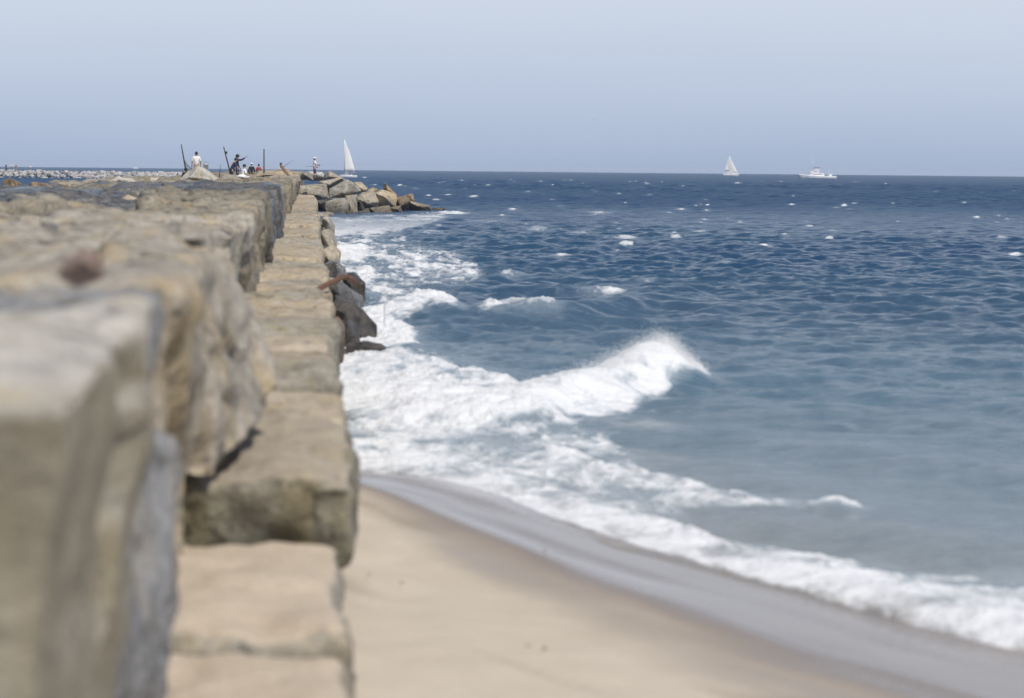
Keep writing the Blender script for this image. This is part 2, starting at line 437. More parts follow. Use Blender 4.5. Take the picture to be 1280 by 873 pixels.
def sea_foam(px, py):
    D = np.zeros_like(px)
    mx = lambda v: np.maximum(D, v)
    # swash along the beach
    D = mx(capsule(px, py, [(300, 580), (440, 582), (520, 588), (600, 606), (700, 640), (800, 678), (900, 706), (1000, 728), (1100, 748), (1200, 766), (1300, 782), (1500, 830)],
                   [30, 26, 26, 32, 42, 40, 26, 32, 40, 48, 54, 60], [10, 10, 11, 13, 16, 15, 16, 20, 29, 38, 44, 50], 0.62))
    # the white water along the jetty
    D = mx(capsule(px, py, [(380, 470), (440, 470), (520, 480), (600, 490), (680, 500), (720, 498)], [44, 44, 36, 26, 12, 4], [70, 70, 54, 34, 26, 10], 0.71))
    D = mx(capsule(px, py, [(390, 545), (480, 545), (560, 560), (640, 575), (720, 600), (800, 630)], [40, 36, 30, 26, 18, 10], [45, 42, 36, 34, 34, 20], 0.50))
    # the breaking wave
    D = mx(capsule(px, py, [(600, 512), (660, 508), (720, 498), (780, 486), (825, 473), (850, 471), (888, 474)], [10, 14, 18, 22, 20, 12, 3], [16, 24, 28, 26, 21, 12, 3], 0.74))
    D = mx(capsule(px, py, [(440, 500), (520, 505), (600, 512), (660, 515), (705, 512)], [10, 14, 14, 12, 4], [16, 22, 22, 18, 8], 1.0))
    # seething foam behind it
    D = mx(capsule(px, py, [(600, 570), (700, 585), (780, 600), (860, 612), (960, 630), (1075, 640)], [26, 24, 20, 12, 6, 3], [30, 34, 34, 22, 8, 4], 0.52))
    D = mx(capsule(px, py, [(1005, 636), (1045, 634), (1080, 640)], [4, 5, 2], [4, 5, 3], 0.72))
    D = mx(blob(px, py, 945, 628, 45, 8, 0.55))
    # smaller breakers further out along the jetty
    D = mx(capsule(px, py, [(430, 404), (480, 400), (520, 394), (545, 392), (575, 397)], [16, 15, 16, 13, 5], [16, 12, 8, 7, 4], 0.60, 0.3))
    D = mx(capsule(px, py, [(410, 420), (450, 418), (520, 420)], [30, 24, 8], [24, 22, 12], 0.85))
    D = mx(capsule(px, py, [(600, 398), (650, 395), (700, 399)], [8, 10, 5], [7, 8, 5], 0.56, 0.2))
    D = mx(blob(px, py, 755, 366, 40, 5, .48))
    D = mx(capsule(px, py, [(395, 285), (440, 284), (500, 280), (560, 270)], [14, 12, 8, 2], [14, 14, 10, 3], 0.78))
    D = mx(capsule(px, py, [(395, 320), (430, 318), (460, 316)], [14, 12, 8], [14, 14, 10], 0.82))
    D = mx(capsule(px, py, [(400, 355), (430, 352), (470, 345)], [16, 14, 8], [16, 14, 10], 0.70))
    D = mx(capsule(px, py, [(545, 267), (560, 266.5), (585, 267.5)], [2, 2.2, 1], [2, 2, 1], 0.85))
    D = mx(capsule(px, py, [(440, 272), (500, 272), (556, 267)], [3, 3, 2], [4, 4, 3], 0.62))
    # thin lace of old foam between the bands
    D = mx(capsule(px, py, [(380, 500), (450, 500), (560, 510), (650, 530), (720, 560), (800, 610), (860, 630)], [90, 88, 70, 45, 40, 30, 10], [90, 95, 90, 80, 60, 40, 20], 0.45, 0.4))
    D = mx(capsule(px, py, [(390, 300), (440, 310), (520, 325), (600, 340)], [34, 34, 22, 10], [110, 100, 45, 14], 0.42, 0.2))
    # white caps
    for x, y, rx, ry, d in [(750, 266, 26, 3.2, .66), (612, 277, 22, 2.6, .6), (672, 286, 16, 3, .7), (725, 292, 14, 2, .62), (780, 297, 18, 2, .55),
                            (953, 308, 7, 2.2, 1), (640, 262, 8, 2, .8), (700, 258, 7, 1.8, .7), (850, 262, 9, 1.8, .75), (883, 263, 5, 1.5, .8), (870, 257, 6, 1.2, .7),
                            (990, 256, 5, 1.3, .9), (1055, 257, 5, 1.5, 1), (1012, 283, 6, 1.6, .9), (980, 294, 5, 1.6, .9), (925, 278, 5, 1.6, .85), (884, 264, 6, 1.6, .7),
                            (1205, 254, 4, 1.5, .9), (1221, 272, 6, 1.6, 1), (1248, 270, 4, 1.2, .7), (1122, 278, 4, 1.3, .8), (922, 229, 5, 1.2, 1), (456, 222, 4, 1.0, .9),
                            (500, 232, 5, 1, .8), (560, 244, 6, 1.2, .9), (592, 246, 8, 1.6, .9), (545, 250, 7, 1, .8), (520, 236, 5, 1, .7), (610, 232, 4, .8, .7), (660, 240, 5, 1, .7),
                            (740, 238, 4, .8, .6), (812, 244, 5, 1, .7), (1116, 255, 4, 1, .7), (1170, 240, 4, .8, .6), (690, 250, 5, 1, .7), (505, 262, 9, 1.6, .8), (535, 290, 16, 2, .7),
                            (585, 308, 14, 2, .55), (860, 283, 8, 1.6, .6), (700, 320, 14, 2, .5), (905, 330, 10, 1.8, .5), (640, 345, 22, 2.5, .5), (810, 352, 16, 2, .5)]:
        D = mx(blob(px, py, x, y, rx, ry, d))
    rr = random.Random(21)
    for k in range(110):                     # many more small ones scattered over the open water
        y = 224 + 95 * rr.random() ** 1.7; x = rr.uniform(430, 1320) if rr.random() < .5 else rr.uniform(430, 900)
        w = rr.uniform(1.6, 5) * (0.6 + (y - 220) / 70)
        D = mx(blob(px, py, x, y + x * .006 - 3, w * 1.2, .4 + w * .10, rr.uniform(.55, .9)))
    return D

def make_sea():
    # fan of rows and columns: dense where the water is near, coarse at the horizon
    rows = [10.0]
    while rows[-1] < 24000:
        d = rows[-1]
        st = np.interp(d, [10, 20, 40, 80, 200, 500, 1200, 3000, 24000], [0.05, 0.055, 0.09, 0.17, 0.42, 1.1, 4.0, 40, 1500])
        rows.append(d + st)
    rows = np.array(rows)
    az = np.concatenate([np.linspace(-40, -9, 60), np.linspace(-8.7, -1.2, 90), np.linspace(-1.15, 19.5, 720), np.linspace(19.8, 42, 60)])
    Dd, A = np.meshgrid(rows, np.radians(az), indexing='ij')
    X, Y = Dd * np.sin(A), Dd * np.cos(A)
    s = shore_dist(X, Y)
    rng = np.random.RandomState(4)
    px, py = image_px(X, Y)  # image pixel position of each sea point; foam and breakers are placed by it
    space = np.gradient(rows)[:, None] * np.ones_like(X)
    # wave height grows away from the beach
    off = sstep(0.0, 30.0, s)
    amp = 0.50 + 0.56 * off
    H = np.zeros_like(X); 
    wx = fbm(X * 0.05, Y * 0.05, seed=61, octv=2) * 2.2; wy = fbm(X * 0.05 + 7, Y * 0.05, seed=62, octv=2) * 2.2
    gust = 0.80 + 0.75 * fbm(X * 0.02, Y * 0.011, seed=66, octv=3)
    for k in range(72):
        lam = 0.34 * (24.0 ** (k / 71.0))
        th = R(-105) + rng.normal(0, R(48))
        kx, ky = math.cos(th) * 2 * math.pi / lam, math.sin(th) * 2 * math.pi / lam
        ph = rng.rand() * 6.283
        slope = 1.12 * float(np.interp(lam, [0.34, 0.6, 1.5, 3.5, 8.0], [0.056, 0.062, 0.052, 0.028, 0.015]))
        a = slope * lam / (2 * math.pi)
        lod = sstep(1.5, 3.0, lam / space)
        c = np.cos(kx * (X + wx) + ky * (Y + wy) + ph)
        c = 2 * ((c + 1) / 2) ** 1.25 - 0.95
        H += a * c * lod * ((1 + 1.6 * sstep(200, 700, Dd)) if lam > 2.5 else 1)
    rf = (0.055 * fbm(X * 0.75 + wx, Y * 0.6 + wy, seed=101, octv=2) * sstep(1.2, 3, 1.4 / space) + 0.030 * fbm(X * 1.9, Y * 1.5, seed=103, octv=2) * sstep(1.2, 3, .55 / space)
          + 0.014 * fbm(X * 4.6, Y * 3.7, seed=105, octv=2) * sstep(1.2, 3, .25 / space))
    H = (0.68 * H + 1.5 * rf)
    H *= amp * gust
    # long swell lines running in along the beach
    sw = np.exp(-((s - 9) / 10.0) ** 2)
    H += 0.05 * sw * np.cos(s * 2 * math.pi / 3.4 + fbm(X * .12, Y * .12, seed=71) * 4)
    H *= sstep(0.0, 2.5, s) * 0.9 + 0.1
    # breakers: ridges of water
    def ridge(pts, h, back, front):
        pts = np.array(pts, float)
        yc = np.interp(px, pts[:, 0], pts[:, 1]); hh = np.interp(px, pts[:, 0], h, left=0, right=0)
        dy = py - yc
        t = np.where(dy < 0, dy / back, dy / front)
        return hh * np.exp(-t * t)
    H += ridge([(590, 512), (650, 507), (700, 500), (760, 486), (810, 474), (832, 470), (860, 472), (890, 474)], [0, .16, .28, .40, .58, .62, .26, 0], 15, 13)
    H += ridge([(880, 474), (960, 470), (1100, 462), (1280, 455)], [0, .10, .13, .10], 22, 14)
    H += ridge([(430, 510), (520, 515), (600, 520), (680, 522), (712, 520)], [0, .22, .26, .22, 0], 18, 12)
    H += ridge([(420, 398), (480, 396), (520, 392), (555, 392), (590, 394)], [0, .30, .46, .36, 0], 9, 7)
    H += ridge([(480, 402), (560, 404), (640, 402), (720, 396), (800, 380), (900, 366)], [.05, .25, .36, .34, .25, .0], 11, 9)
    H += ridge([(960, 644), (1020, 642), (1050, 640), (1090, 643)], [0, .04, .06, 0], 10, 6)
    H += ridge([(640, 652), (760, 690), (900, 712), (1000, 734), (1100, 758), (1200, 776), (1300, 794)], [.02, .06, .07, .09, .11, .12, .13], 26, 18)
    H += ridge([(840, 620), (960, 650), (1100, 668), (1300, 680)], [0, .05, .06, .06], 22, 16)
    # foam
    D = sea_foam(px, py)
    n1 = fbm(X * 1.7 + wx + 0.5 * fbm(X * 1.5, Y, seed=18, octv=2), Y * 0.75 + wy, seed=11, octv=6, gain=0.7) * 1.7
    n2 = fbm(X * 5.0, Y * 2.2, seed=12, octv=3, gain=0.6)
    nn = 0.5 + 0.55 * n1 + 0.28 * n2
    foam = sstep(0.0, 1.0, 0.5 + (D * 1.3 - 0.60) * 1.25 - 0.66 * n1 - 0.30 * n2 - 0.30 * fbm(X * 0.8 + wx, Y * 0.22 + wy, seed=19, octv=3)) * np.clip(D * 3, 0, 1)
    aer = np.clip(D * 0.9 + 0.2 * n1 * (D > 0.05), 0, 1) * sstep(0.1, 1.2, s)
    far = sstep(90, 200, Dd)
    aer *= 1 - far * 0.6
    foam = np.maximum(foam * (1 - far), far * sstep(0.40, 1.0, D * 0.98 + 0.36 * n1))
    # crests of chop break here and there
    crest = (H / np.maximum(amp * gust, .05) - 0.36) * sstep(45, 110, Dd) * (1 - sstep(900, 2000, Dd))
    foam = np.maximum(foam, 0.75 * sstep(0.03, 0.16, crest + 0.12 * fbm(X * 0.03, Y * 0.012, seed=77, octv=2) - 0.05))
    lump2 = fbm(X * 9, Y * 6, seed=16, octv=3, gain=0.7)
    lump = fbm(X * 2.6, Y * 1.5, seed=15, octv=5, gain=0.65)
    H += foam * sstep(0, 1.0, s) * (0.04 + 0.045 * lump + 0.03 * lump2) * np.interp(Dd, [10, 20, 60], [0.5, 0.8, 1.4])
    # the rounding of the earth
    Z = H - Dd * Dd / (2 * EARTH)
    Z = Z + 0.012
    shallow = np.clip(np.exp(-np.clip(s, 0, None) / 26.0), 0, 1)
    shallow = np.clip(shallow + 0.18 * fbm(X * 0.05, Y * 0.03, seed=91, octv=3), 0, 1)
    sandy = np.exp(-np.clip(s, 0, None) / 1.3)
    m, n, l, b = mat_new('sea_water')
    tc = n.new('ShaderNodeTexCoord')
    fo = n.new('ShaderNodeAttribute'); fo.attribute_name = 'foam'
    sh = n.new('ShaderNodeAttribute'); sh.attribute_name = 'shallow'
    sa = n.new('ShaderNodeAttribute'); sa.attribute_name = 'sandy'
    cr = ramp(n, [(0.0, (0.014, 0.047, 0.108)), (0.12, (0.019, 0.060, 0.115)), (0.35, (0.042, 0.082, 0.132)), (0.65, (0.092, 0.150, 0.200)), (1.0, (0.20, 0.24, 0.26))])
    l.new(sh.outputs['Fac'], cr.inputs[0])
    wcol = mixc(n, l, sa.outputs['Fac'], cr.outputs[0], (0.25, 0.215, 0.18))
    ae = n.new('ShaderNodeAttribute'); ae.attribute_name = 'aer'
    wcol = mixc(n, l, mathn(n, l, 'MULTIPLY', ae.outputs['Fac'], 0.75), wcol, (0.40, 0.46, 0.50))
    P = tc.outputs['Object']
    f1 = noise(n, l, P, 4.5, 6, 0.72)
    f2 = noise(n, l, P, 22.0, 3, 0.7)
    brk = mathn(n, l, 'ADD', mathn(n, l, 'MULTIPLY', f1.outputs[0], 1.1), mathn(n, l, 'MULTIPLY', f2.outputs[0], 0.5))
    fm = n.new('ShaderNodeMapRange')
    l.new(mathn(n, l, 'SUBTRACT', mathn(n, l, 'MULTIPLY', fo.outputs['Fac'], 1.55), mathn(n, l, 'MULTIPLY', brk, 0.85)), fm.inputs[0])
    fm.inputs[1].default_value = -0.45; fm.inputs[2].default_value = 0.80
    ff = mathn(n, l, 'MULTIPLY', fm.outputs[0], mathn(n, l, 'MULTIPLY', fo.outputs['Fac'], 5.0, True), True)
    col = mixc(n, l, ff, wcol, (0.70, 0.71, 0.72))
    l.new(col, b.inputs['Base Color'])
    chp = n.new('ShaderNodeAttribute'); chp.attribute_name = 'chop'
    rr = n.new('ShaderNodeMapRange'); l.new(ff, rr.inputs[0]); rr.inputs[3].default_value = 0.12; rr.inputs[4].default_value = 0.8
    l.new(mathn(n, l, 'ADD', rr.outputs[0], mathn(n, l, 'MULTIPLY', chp.outputs['Fac'], 0.24)), b.inputs['Roughness'])
    b.inputs['IOR'].default_value = 1.33
    cp = n.new('ShaderNodeAttribute'); cp.attribute_name = 'chop'   # far off the small chop is finer than the mesh: steep facets reflect less
    sl = n.new('ShaderNodeMapRange'); l.new(cp.outputs['Fac'], sl.inputs[0]); sl.inputs[3].default_value = 0.45; sl.inputs[4].default_value = 0.20
    l.new(sl.outputs[0], b.inputs['Specular IOR Level'])
    # ripples
    mp = n.new('ShaderNodeMapping'); mp.inputs['Scale'].default_value = (1.0, 1.5, 1.0); l.new(P, mp.inputs[0])
    w1 = noise(n, l, mp.outputs[0], 1.6, 6, 0.62)
    w2 = noise(n, l, mp.outputs[0], 0.22, 4, 0.6)
    bp = n.new('ShaderNodeBump'); bp.inputs['Strength'].default_value = 0.7; bp.inputs['Distance'].default_value = 0.2
    l.new(w1.outputs[0], bp.inputs['Height'])
    bp2 = n.new('ShaderNodeBump'); bp2.inputs['Strength'].default_value = 0.45; bp2.inputs['Distance'].default_value = 0.9
    l.new(w2.outputs[0], bp2.inputs['Height']); l.new(bp2.outputs[0], bp.inputs['Normal'])
    l.new(bp.outputs[0], b.inputs['Normal'])
    o = grid_mesh('sea', X, Y, Z, m, {'foam': foam, 'shallow': shallow, 'sandy': sandy, 'aer': aer, 'chop': sstep(70, 300, Dd)}, keep=s > -0.25)
    tag(o, kind='structure')
    print('sea verts', len(o.data.vertices))
make_sea()

def make_spray():
    rr = np.random.RandomState(8)
    bm = bmesh.new()
    crest = [(640, 507, .15), (700, 500, .28), (760, 486, .40), (800, 476, .55), (832, 470, .66), (852, 471, .36), (872, 473, .12)]
    def drop(p, r):
        v = [bm.verts.new(p + Vector(d) * r) for d in ((1, 0, -.5), (-.6, .9, -.5), (-.6, -.9, -.5), (0, 0, 1.0))]
        for f in ((0, 2, 1), (0, 1, 3), (1, 2, 3), (2, 0, 3)): bm.faces.new([v[i] for i in f])
    for k in range(30000):
        t = rr.rand() ** 0.75 * (len(crest) - 1); i = min(int(t), len(crest) - 2); f = t - i
        a, b = crest[i], crest[i+1]
        x, y, h = [a[j] * (1 - f) + b[j] * f for j in range(3)]
        p = at_z(x, y, 0)
        up = abs(rr.normal(0, .10)) * (0.3 + h)
        drop(Vector((p.x - up * .5 * rr.rand() + rr.normal(0, .10), p.y + rr.normal(0, .5), h * .92 + up + rr.normal(0, .03))), rr.uniform(.003, .006))
    for k in range(900):
        p = at_z(rr.uniform(470, 560), 398, 0)
        up = abs(rr.normal(0, .25))
        drop(Vector((p.x + rr.normal(0, .12), p.y + rr.normal(0, .6), .45 + up)), rr.uniform(.003, .007))
    m, n, l, b = mat_new('spray_drops'); b.inputs['Base Color'].default_value = (.78, .79, .80, 1); b.inputs['Roughness'].default_value = .5
    o = from_bm('spray', bm, m, True)
    tag(o, 'white spray thrown up from the crests of the breaking waves', 'spray', kind='stuff')
make_spray()

# ------------------------------------------------------------------ stones
def hexa(name, corners, mat, seed, cell=0.1, rnd=0.10, rough=0.05, fine=0.02, facet=1.0, parent=None):
    """a rough quarried block spanned by 8 corners: (x-,x+) fastest, then (y-,y+), then (z-,z+)"""
    C = np.array([tuple(c) for c in corners], float).reshape(2, 2, 2, 3)     # z, y, x
    lens = [np.linalg.norm(C[:, :, 1] - C[:, :, 0], axis=-1).mean(), np.linalg.norm(C[:, 1] - C[:, 0], axis=-1).mean(), np.linalg.norm(C[1] - C[0], axis=-1).mean()]
    nn = [int(np.clip(round(L / cell), 3, 40)) for L in lens]
    V = {}; verts = []; faces = []
    def vid(i, j, k):
        key = (i, j, k)
        if key not in V:
            V[key] = len(verts); verts.append((2 * i / nn[0] - 1, 2 * j / nn[1] - 1, 2 * k / nn[2] - 1))
        return V[key]
    for i in range(nn[0]):
        for j in range(nn[1]):
            faces.append((vid(i, j, 0), vid(i, j+1, 0), vid(i+1, j+1, 0), vid(i+1, j, 0)))
            faces.append((vid(i, j, nn[2]), vid(i+1, j, nn[2]), vid(i+1, j+1, nn[2]), vid(i, j+1, nn[2])))
    for i in range(nn[0]):
        for k in range(nn[2]):
            faces.append((vid(i, 0, k), vid(i+1, 0, k), vid(i+1, 0, k+1), vid(i, 0, k+1)))
            faces.append((vid(i, nn[1], k), vid(i, nn[1], k+1), vid(i+1, nn[1], k+1), vid(i+1, nn[1], k)))
    for j in range(nn[1]):
        for k in range(nn[2]):
            faces.append((vid(0, j, k), vid(0, j, k+1), vid(0, j+1, k+1), vid(0, j+1, k)))
            faces.append((vid(nn[0], j, k), vid(nn[0], j+1, k), vid(nn[0], j+1, k+1), vid(nn[0], j, k+1)))
    p = np.array(verts)
    half = np.array(lens) / 2
    r = np.minimum(rnd, half * 0.6)
    inner = np.clip(p, -(1 - r / half), 1 - r / half)
    d = (p - inner) * half
    L = np.linalg.norm(d / r, axis=1, keepdims=True)
    nrm = d / np.maximum(np.linalg.norm(d, axis=1, keepdims=True), 1e-6)
    q = inner + np.where(L > 1e-6, (d / np.maximum(L, 1e-6)) / half, 0)
    u = (q + 1) / 2
    ux, uy, uz = u[:, 0:1], u[:, 1:2], u[:, 2:3]
    def lerp(a, b, t): return a * (1 - t) + b * t
    P = lerp(lerp(lerp(C[0,0,0], C[0,0,1], ux), lerp(C[0,1,0], C[0,1,1], ux), uy), lerp(lerp(C[1,0,0], C[1,0,1], ux), lerp(C[1,1,0], C[1,1,1], ux), uy), uz)
    o_ = seed * 13.7
    n1 = fbm(P[:, 0] * 1.5 + o_, P[:, 1] * 0.9, P[:, 2] * 1.5, seed=seed, octv=4, gain=0.55)
    n2 = fbm(P[:, 0] * 7 + o_, P[:, 1] * 7, P[:, 2] * 7, seed=seed + 50, octv=2)
    ledge = np.abs(fbm(P[:, 0] * 0.8, P[:, 1] * 0.8 + o_, P[:, 2] * 1.6, seed=seed + 90, octv=2))
    n3 = fbm(P[:, 0] * 3.2 + o_, P[:, 1] * 2.4, P[:, 2] * 3.2, seed=seed + 130, octv=3, gain=0.6)
    P = P + nrm * (n1 * rough * 2 + n3 * rough * 0.9 + n2 * fine - ledge * rough * 1.5)[:, None]
    rg = np.random.RandomState(seed + 7)
    K = int(np.clip(lens[1] * 5, 14, 60))
    lo, hi = P.min(0), P.max(0)
    ctr = lo + rg.rand(K, 3) * (hi - lo)
    wp = P + np.stack([n1, n3, n2], 1) * 0.12
    near = np.argmin(((wp[:, None, :] - ctr[None]) ** 2 * np.array([1.4, .7, 1.0])).sum(-1), 1)
    tilt = rg.normal(0, .10 * facet, (K, 3)); offs = rg.normal(0, rough * 0.45 * facet, K)
    P = P + nrm * np.clip(offs[near] + (tilt[near] * (P - ctr[near])).sum(1), -rough * 1.6 * facet, rough * 1.3 * facet)[:, None]
    c = P.mean(0); base = np.array([c[0], c[1], P[:, 2].min()])
    o = new_mesh(name, P - base, faces, mat, True, parent)
    o.location = base
    return o

rs = random.Random(11)
ORD = ['first', 'second', 'third', 'fourth', 'fifth', 'sixth', 'seventh', 'eighth', 'ninth', 'tenth', 'eleventh', 'twelfth', 'thirteenth', 'fourteenth', 'fifteenth',
       'sixteenth', 'seventeenth', 'eighteenth', 'nineteenth', 'twentieth', 'twenty-first', 'twenty-second', 'twenty-third', 'twenty-fourth', 'twenty-fifth', 'twenty-sixth', 'twenty-seventh',
       'twenty-eighth', 'twenty-ninth', 'thirtieth', 'thirty-first', 'thirty-second', 'thirty-third', 'thirty-fourth', 'thirty-fifth', 'thirty-sixth', 'thirty-seventh', 'thirty-eighth', 'thirty-ninth', 'fortieth']

def box8(xl, xr, y0, y1, z0, z1, jit=0.0, rr=rs):
    j = lambda: rr.uniform(-jit, jit)
    return [(x + j(), y + j(), z + j() * 0.8) for z in (z0, z1) for y in (y0, y1) for x in (xl, xr)]

# rubble core below the blocks, and backing boxes added behind the tip boulders
def core_backing_mesh():
    bm = bmesh.new()
    bm_box(bm, (-11.5, 2, -2), (-1.6, 330, 2.1))
    bm_box(bm, (-1.7, 4, -2), (-0.1, 168, 0.75))
    bm_box(bm, (-1.55, 199, -2), (5.5, 209, 0.9))  # this box and the next added to cover see-through gaps between tip boulders
    bm_box(bm, (-1.5, 200, 0.95), (1.6, 208, 2.0))
    o = from_bm('rubble_core_and_backing', bm, M['wet'], False)
    tag(o, kind='structure')
core_backing_mesh()

UP = 'stone blocks of the upper course'
def upper(corners, label, mat='stone', cell=0.08, rough=0.05, seed=0, rnd=0.07):
    o = hexa('stone_block', corners, M[mat], seed, cell, rnd, rough, 0.02)
    return tag(o, label, 'stone block', UP)

# nearest block: pale flat top, dark front
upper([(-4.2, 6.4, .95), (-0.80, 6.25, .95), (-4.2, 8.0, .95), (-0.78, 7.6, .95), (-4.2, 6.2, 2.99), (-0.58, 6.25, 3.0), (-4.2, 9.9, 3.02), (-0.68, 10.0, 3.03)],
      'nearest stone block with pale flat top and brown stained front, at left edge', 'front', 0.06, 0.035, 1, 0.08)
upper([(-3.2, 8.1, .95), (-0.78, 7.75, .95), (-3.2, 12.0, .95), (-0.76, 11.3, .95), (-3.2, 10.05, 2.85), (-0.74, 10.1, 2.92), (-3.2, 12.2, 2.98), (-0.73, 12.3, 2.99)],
      'stone block painted blue grey for shade, leaning behind the nearest block, second along the jetty edge', 'bluegrey_shade', 0.06, 0.05, 2)
upper([(-3.3, 12.2, .95), (-0.72, 11.6, .95), (-3.3, 15.0, .95), (-0.74, 14.8, .98), (-3.3, 12.4, 2.93), (-0.74, 12.45, 2.93), (-3.3, 15.1, 3.0), (-0.72, 15.2, 2.99)],
      'third stone block along the jetty edge, just behind the blue grey one', 'stone', 0.07, 0.06, 3)
upper([(-3.3, 15.2, 1.4), (-0.60, 15.2, 1.5), (-3.3, 17.8, 1.85), (-0.18, 17.8, 1.86), (-3.3, 15.3, 2.95), (-0.78, 15.35, 2.97), (-3.3, 18.8, 3.02), (-0.72, 18.9, 3.0)],
      'bulging grey stone block overhanging the dark hollow, fourth along the edge', 'stone', 0.07, 0.07, 4)
upper([(-3.4, 19.2, .95), (-0.72, 19.3, 1.4), (-3.4, 24.0, .95), (-0.80, 24.0, 1.4), (-3.4, 19.1, 3.04), (-0.84, 19.2, 3.06), (-3.4, 24.2, 3.02), (-0.95, 24.3, 3.02)],
      'fifth edge block with cream upper rim rising behind the bulging block', 'stone', 0.09, 0.06, 5)
y = 24.5; k = 5
yb = []
while y < 330:
    L = (rs.uniform(2.6, 4.4) if y < 45 else rs.uniform(5, 8) if y < 110 else rs.uniform(10, 17))
    yb.append((y, y + L)); y += L + rs.uniform(.04, .2)
for (y0, y1) in yb:
    t = 2.98 - 0.16 * min(1, y0 / 140) + rs.uniform(-0.13, 0.11)
    xr = -0.95 - 0.12 * min(1, y0 / 100) + rs.uniform(-0.10, 0.10)
    upper(box8(-3.4 + rs.uniform(-.3, .3), xr, y0, y1, 0.9, t, 0.10), ('dark wet' if 48 < y0 < 74 else 'weathered') + ' stone block, %s from the camera along the seaward edge of the jetty top' % ORD[min(k, 39)],
          'stone' if y0 < 29 else 'wet' if 48 < y0 < 74 else 'topstone', 0.12 if y0 < 50 else 0.28, 0.08, 10 + k)
    k += 1

# rows of slabs behind the edge
for row, (xa, xb, ys, word) in enumerate([(-6.0, -3.4, 16, 'second'), (-8.6, -6.0, 30, 'third'), (-11.6, -8.6, 46, 'fourth')]):
    y = ys; k = 0
    while y < 325:
        L = (rs.uniform(3.0, 5) if y < 60 else rs.uniform(5, 9) if y < 120 else rs.uniform(11, 18))
        t = 2.92 - 0.16 * min(1, y / 140) + rs.uniform(-0.13, 0.12)
        wet = 40 < y < 95 and rs.random() < 0.93
        o = hexa('stone_slab', box8(xa + rs.uniform(-.2, .2), xb - 0.05, y, y + L - 0.1, 1.5, t, 0.13), M['wet'] if wet else M['topstone'] if y > 26 else M['stone'], 200 + row * 60 + k, 0.14 if y < 60 else 0.3, 0.16, 0.07, 0.02)
        tag(o, ('dark wet' if wet else 'dry weathered') + ' stone slab, %s from the camera in the %s row behind the seaward edge' % (ORD[min(k, 39)], word), 'stone slab', 'stone slabs of the jetty top')
        y += L; k += 1

# lower ledge
LG = 'stone blocks of the lower ledge'
def ledge(c, label, mat='ledge', cell=0.08, rough=0.035, seed=0, rnd=0.10):
    return tag(hexa('ledge_block', c, M[mat], seed, cell, rnd, rough, 0.02, 0.5), label, 'ledge block', LG)
ledge(box8(-1.4, 0.20, 7.2, 12.02, 0.3, 1.075, 0.02), 'nearest ledge block, low and strewn with sand', 'sandy', 0.07, 0.03, 400, 0.12)
ledge(box8(-1.4, 0.22, 12.05, 15.25, 0.3, 1.15, 0.02), 'second low sandy ledge block, in front of the raised dark faced one', 'sandy', 0.07, 0.035, 401, 0.12)
ledge([(-1.2, 15.5, .75), (0.34, 15.4, .80), (-1.2, 19, .75), (0.30, 19, .8), (-1.2, 15.35, 1.52), (0.38, 15.25, 1.55), (-1.2, 18.6, 1.58), (0.26, 18.9, 1.58)],
      'raised ledge block with dark green grown front face and rounded seaward end', 'mossy', 0.06, 0.05, 402, 0.15)
y = 18.8; k = 3
GREYS = {4, 7, 8, 11, 13, 16, 19, 20, 23, 26, 28}
while y < 165:
    L = rs.uniform(1.5, 2.8) if y < 45 else rs.uniform(3, 5) if y < 90 else rs.uniform(6, 9)
    t = 1.56 + rs.uniform(-0.08, 0.07)
    ledge(box8(-1.5, 0.25 + rs.uniform(-.07, .08) + 0.05 * min(1, y / 100), y + .09, y + L, 0.4, t, 0.06), ('greyish' if k in GREYS else 'tan') + ' stone block, %s from the camera along the lower ledge' % ORD[min(k, 39)], 'ledge_grey' if k in GREYS else 'ledge', 0.09 if y < 50 else 0.22, 0.04, 410 + k)
    y += L + 0.02; k += 1

# hull boulders
def hull_rock(name, pts, mat, seed, rough=0.045, cuts=3):
    bm = bmesh.new()
    for p in pts: bm.verts.new(p)
    r = bmesh.ops.convex_hull(bm, input=bm.verts)
    junk = [v for v in bm.verts if not v.link_faces]
    bmesh.ops.delete(bm, geom=junk, context='VERTS')
    dim = max((max(v.co[i] for v in bm.verts) - min(v.co[i] for v in bm.verts)) for i in range(3))
    bmesh.ops.bevel(bm, geom=list(bm.edges), offset=dim * 0.014, segments=1, affect='EDGES', clamp_overlap=True)
    bmesh.ops.triangulate(bm, faces=bm.faces)
    bmesh.ops.subdivide_edges(bm, edges=bm.edges, cuts=cuts, use_grid_fill=True)
    bm.normal_update()
    P = np.array([v.co for v in bm.verts]); N = np.array([v.normal for v in bm.verts])
    f = 1.6 / dim
    n1 = fbm(P[:, 0] * f * 2 + seed, P[:, 1] * f * 2, P[:, 2] * f * 2, seed=seed, octv=4)
    P = P + N * (n1 * rough * dim)[:, None]
    c = P.mean(0); base = np.array([c[0], c[1], P[:, 2].min()])
    for v, p in zip(bm.verts, P - base): v.co = p
    o = from_bm(name, bm, M[mat] if isinstance(mat, str) else mat, False)
    bmv = o.data
    bmv.polygons.foreach_set('use_smooth', [False] * len(bmv.polygons))
    o.location = base
    return o

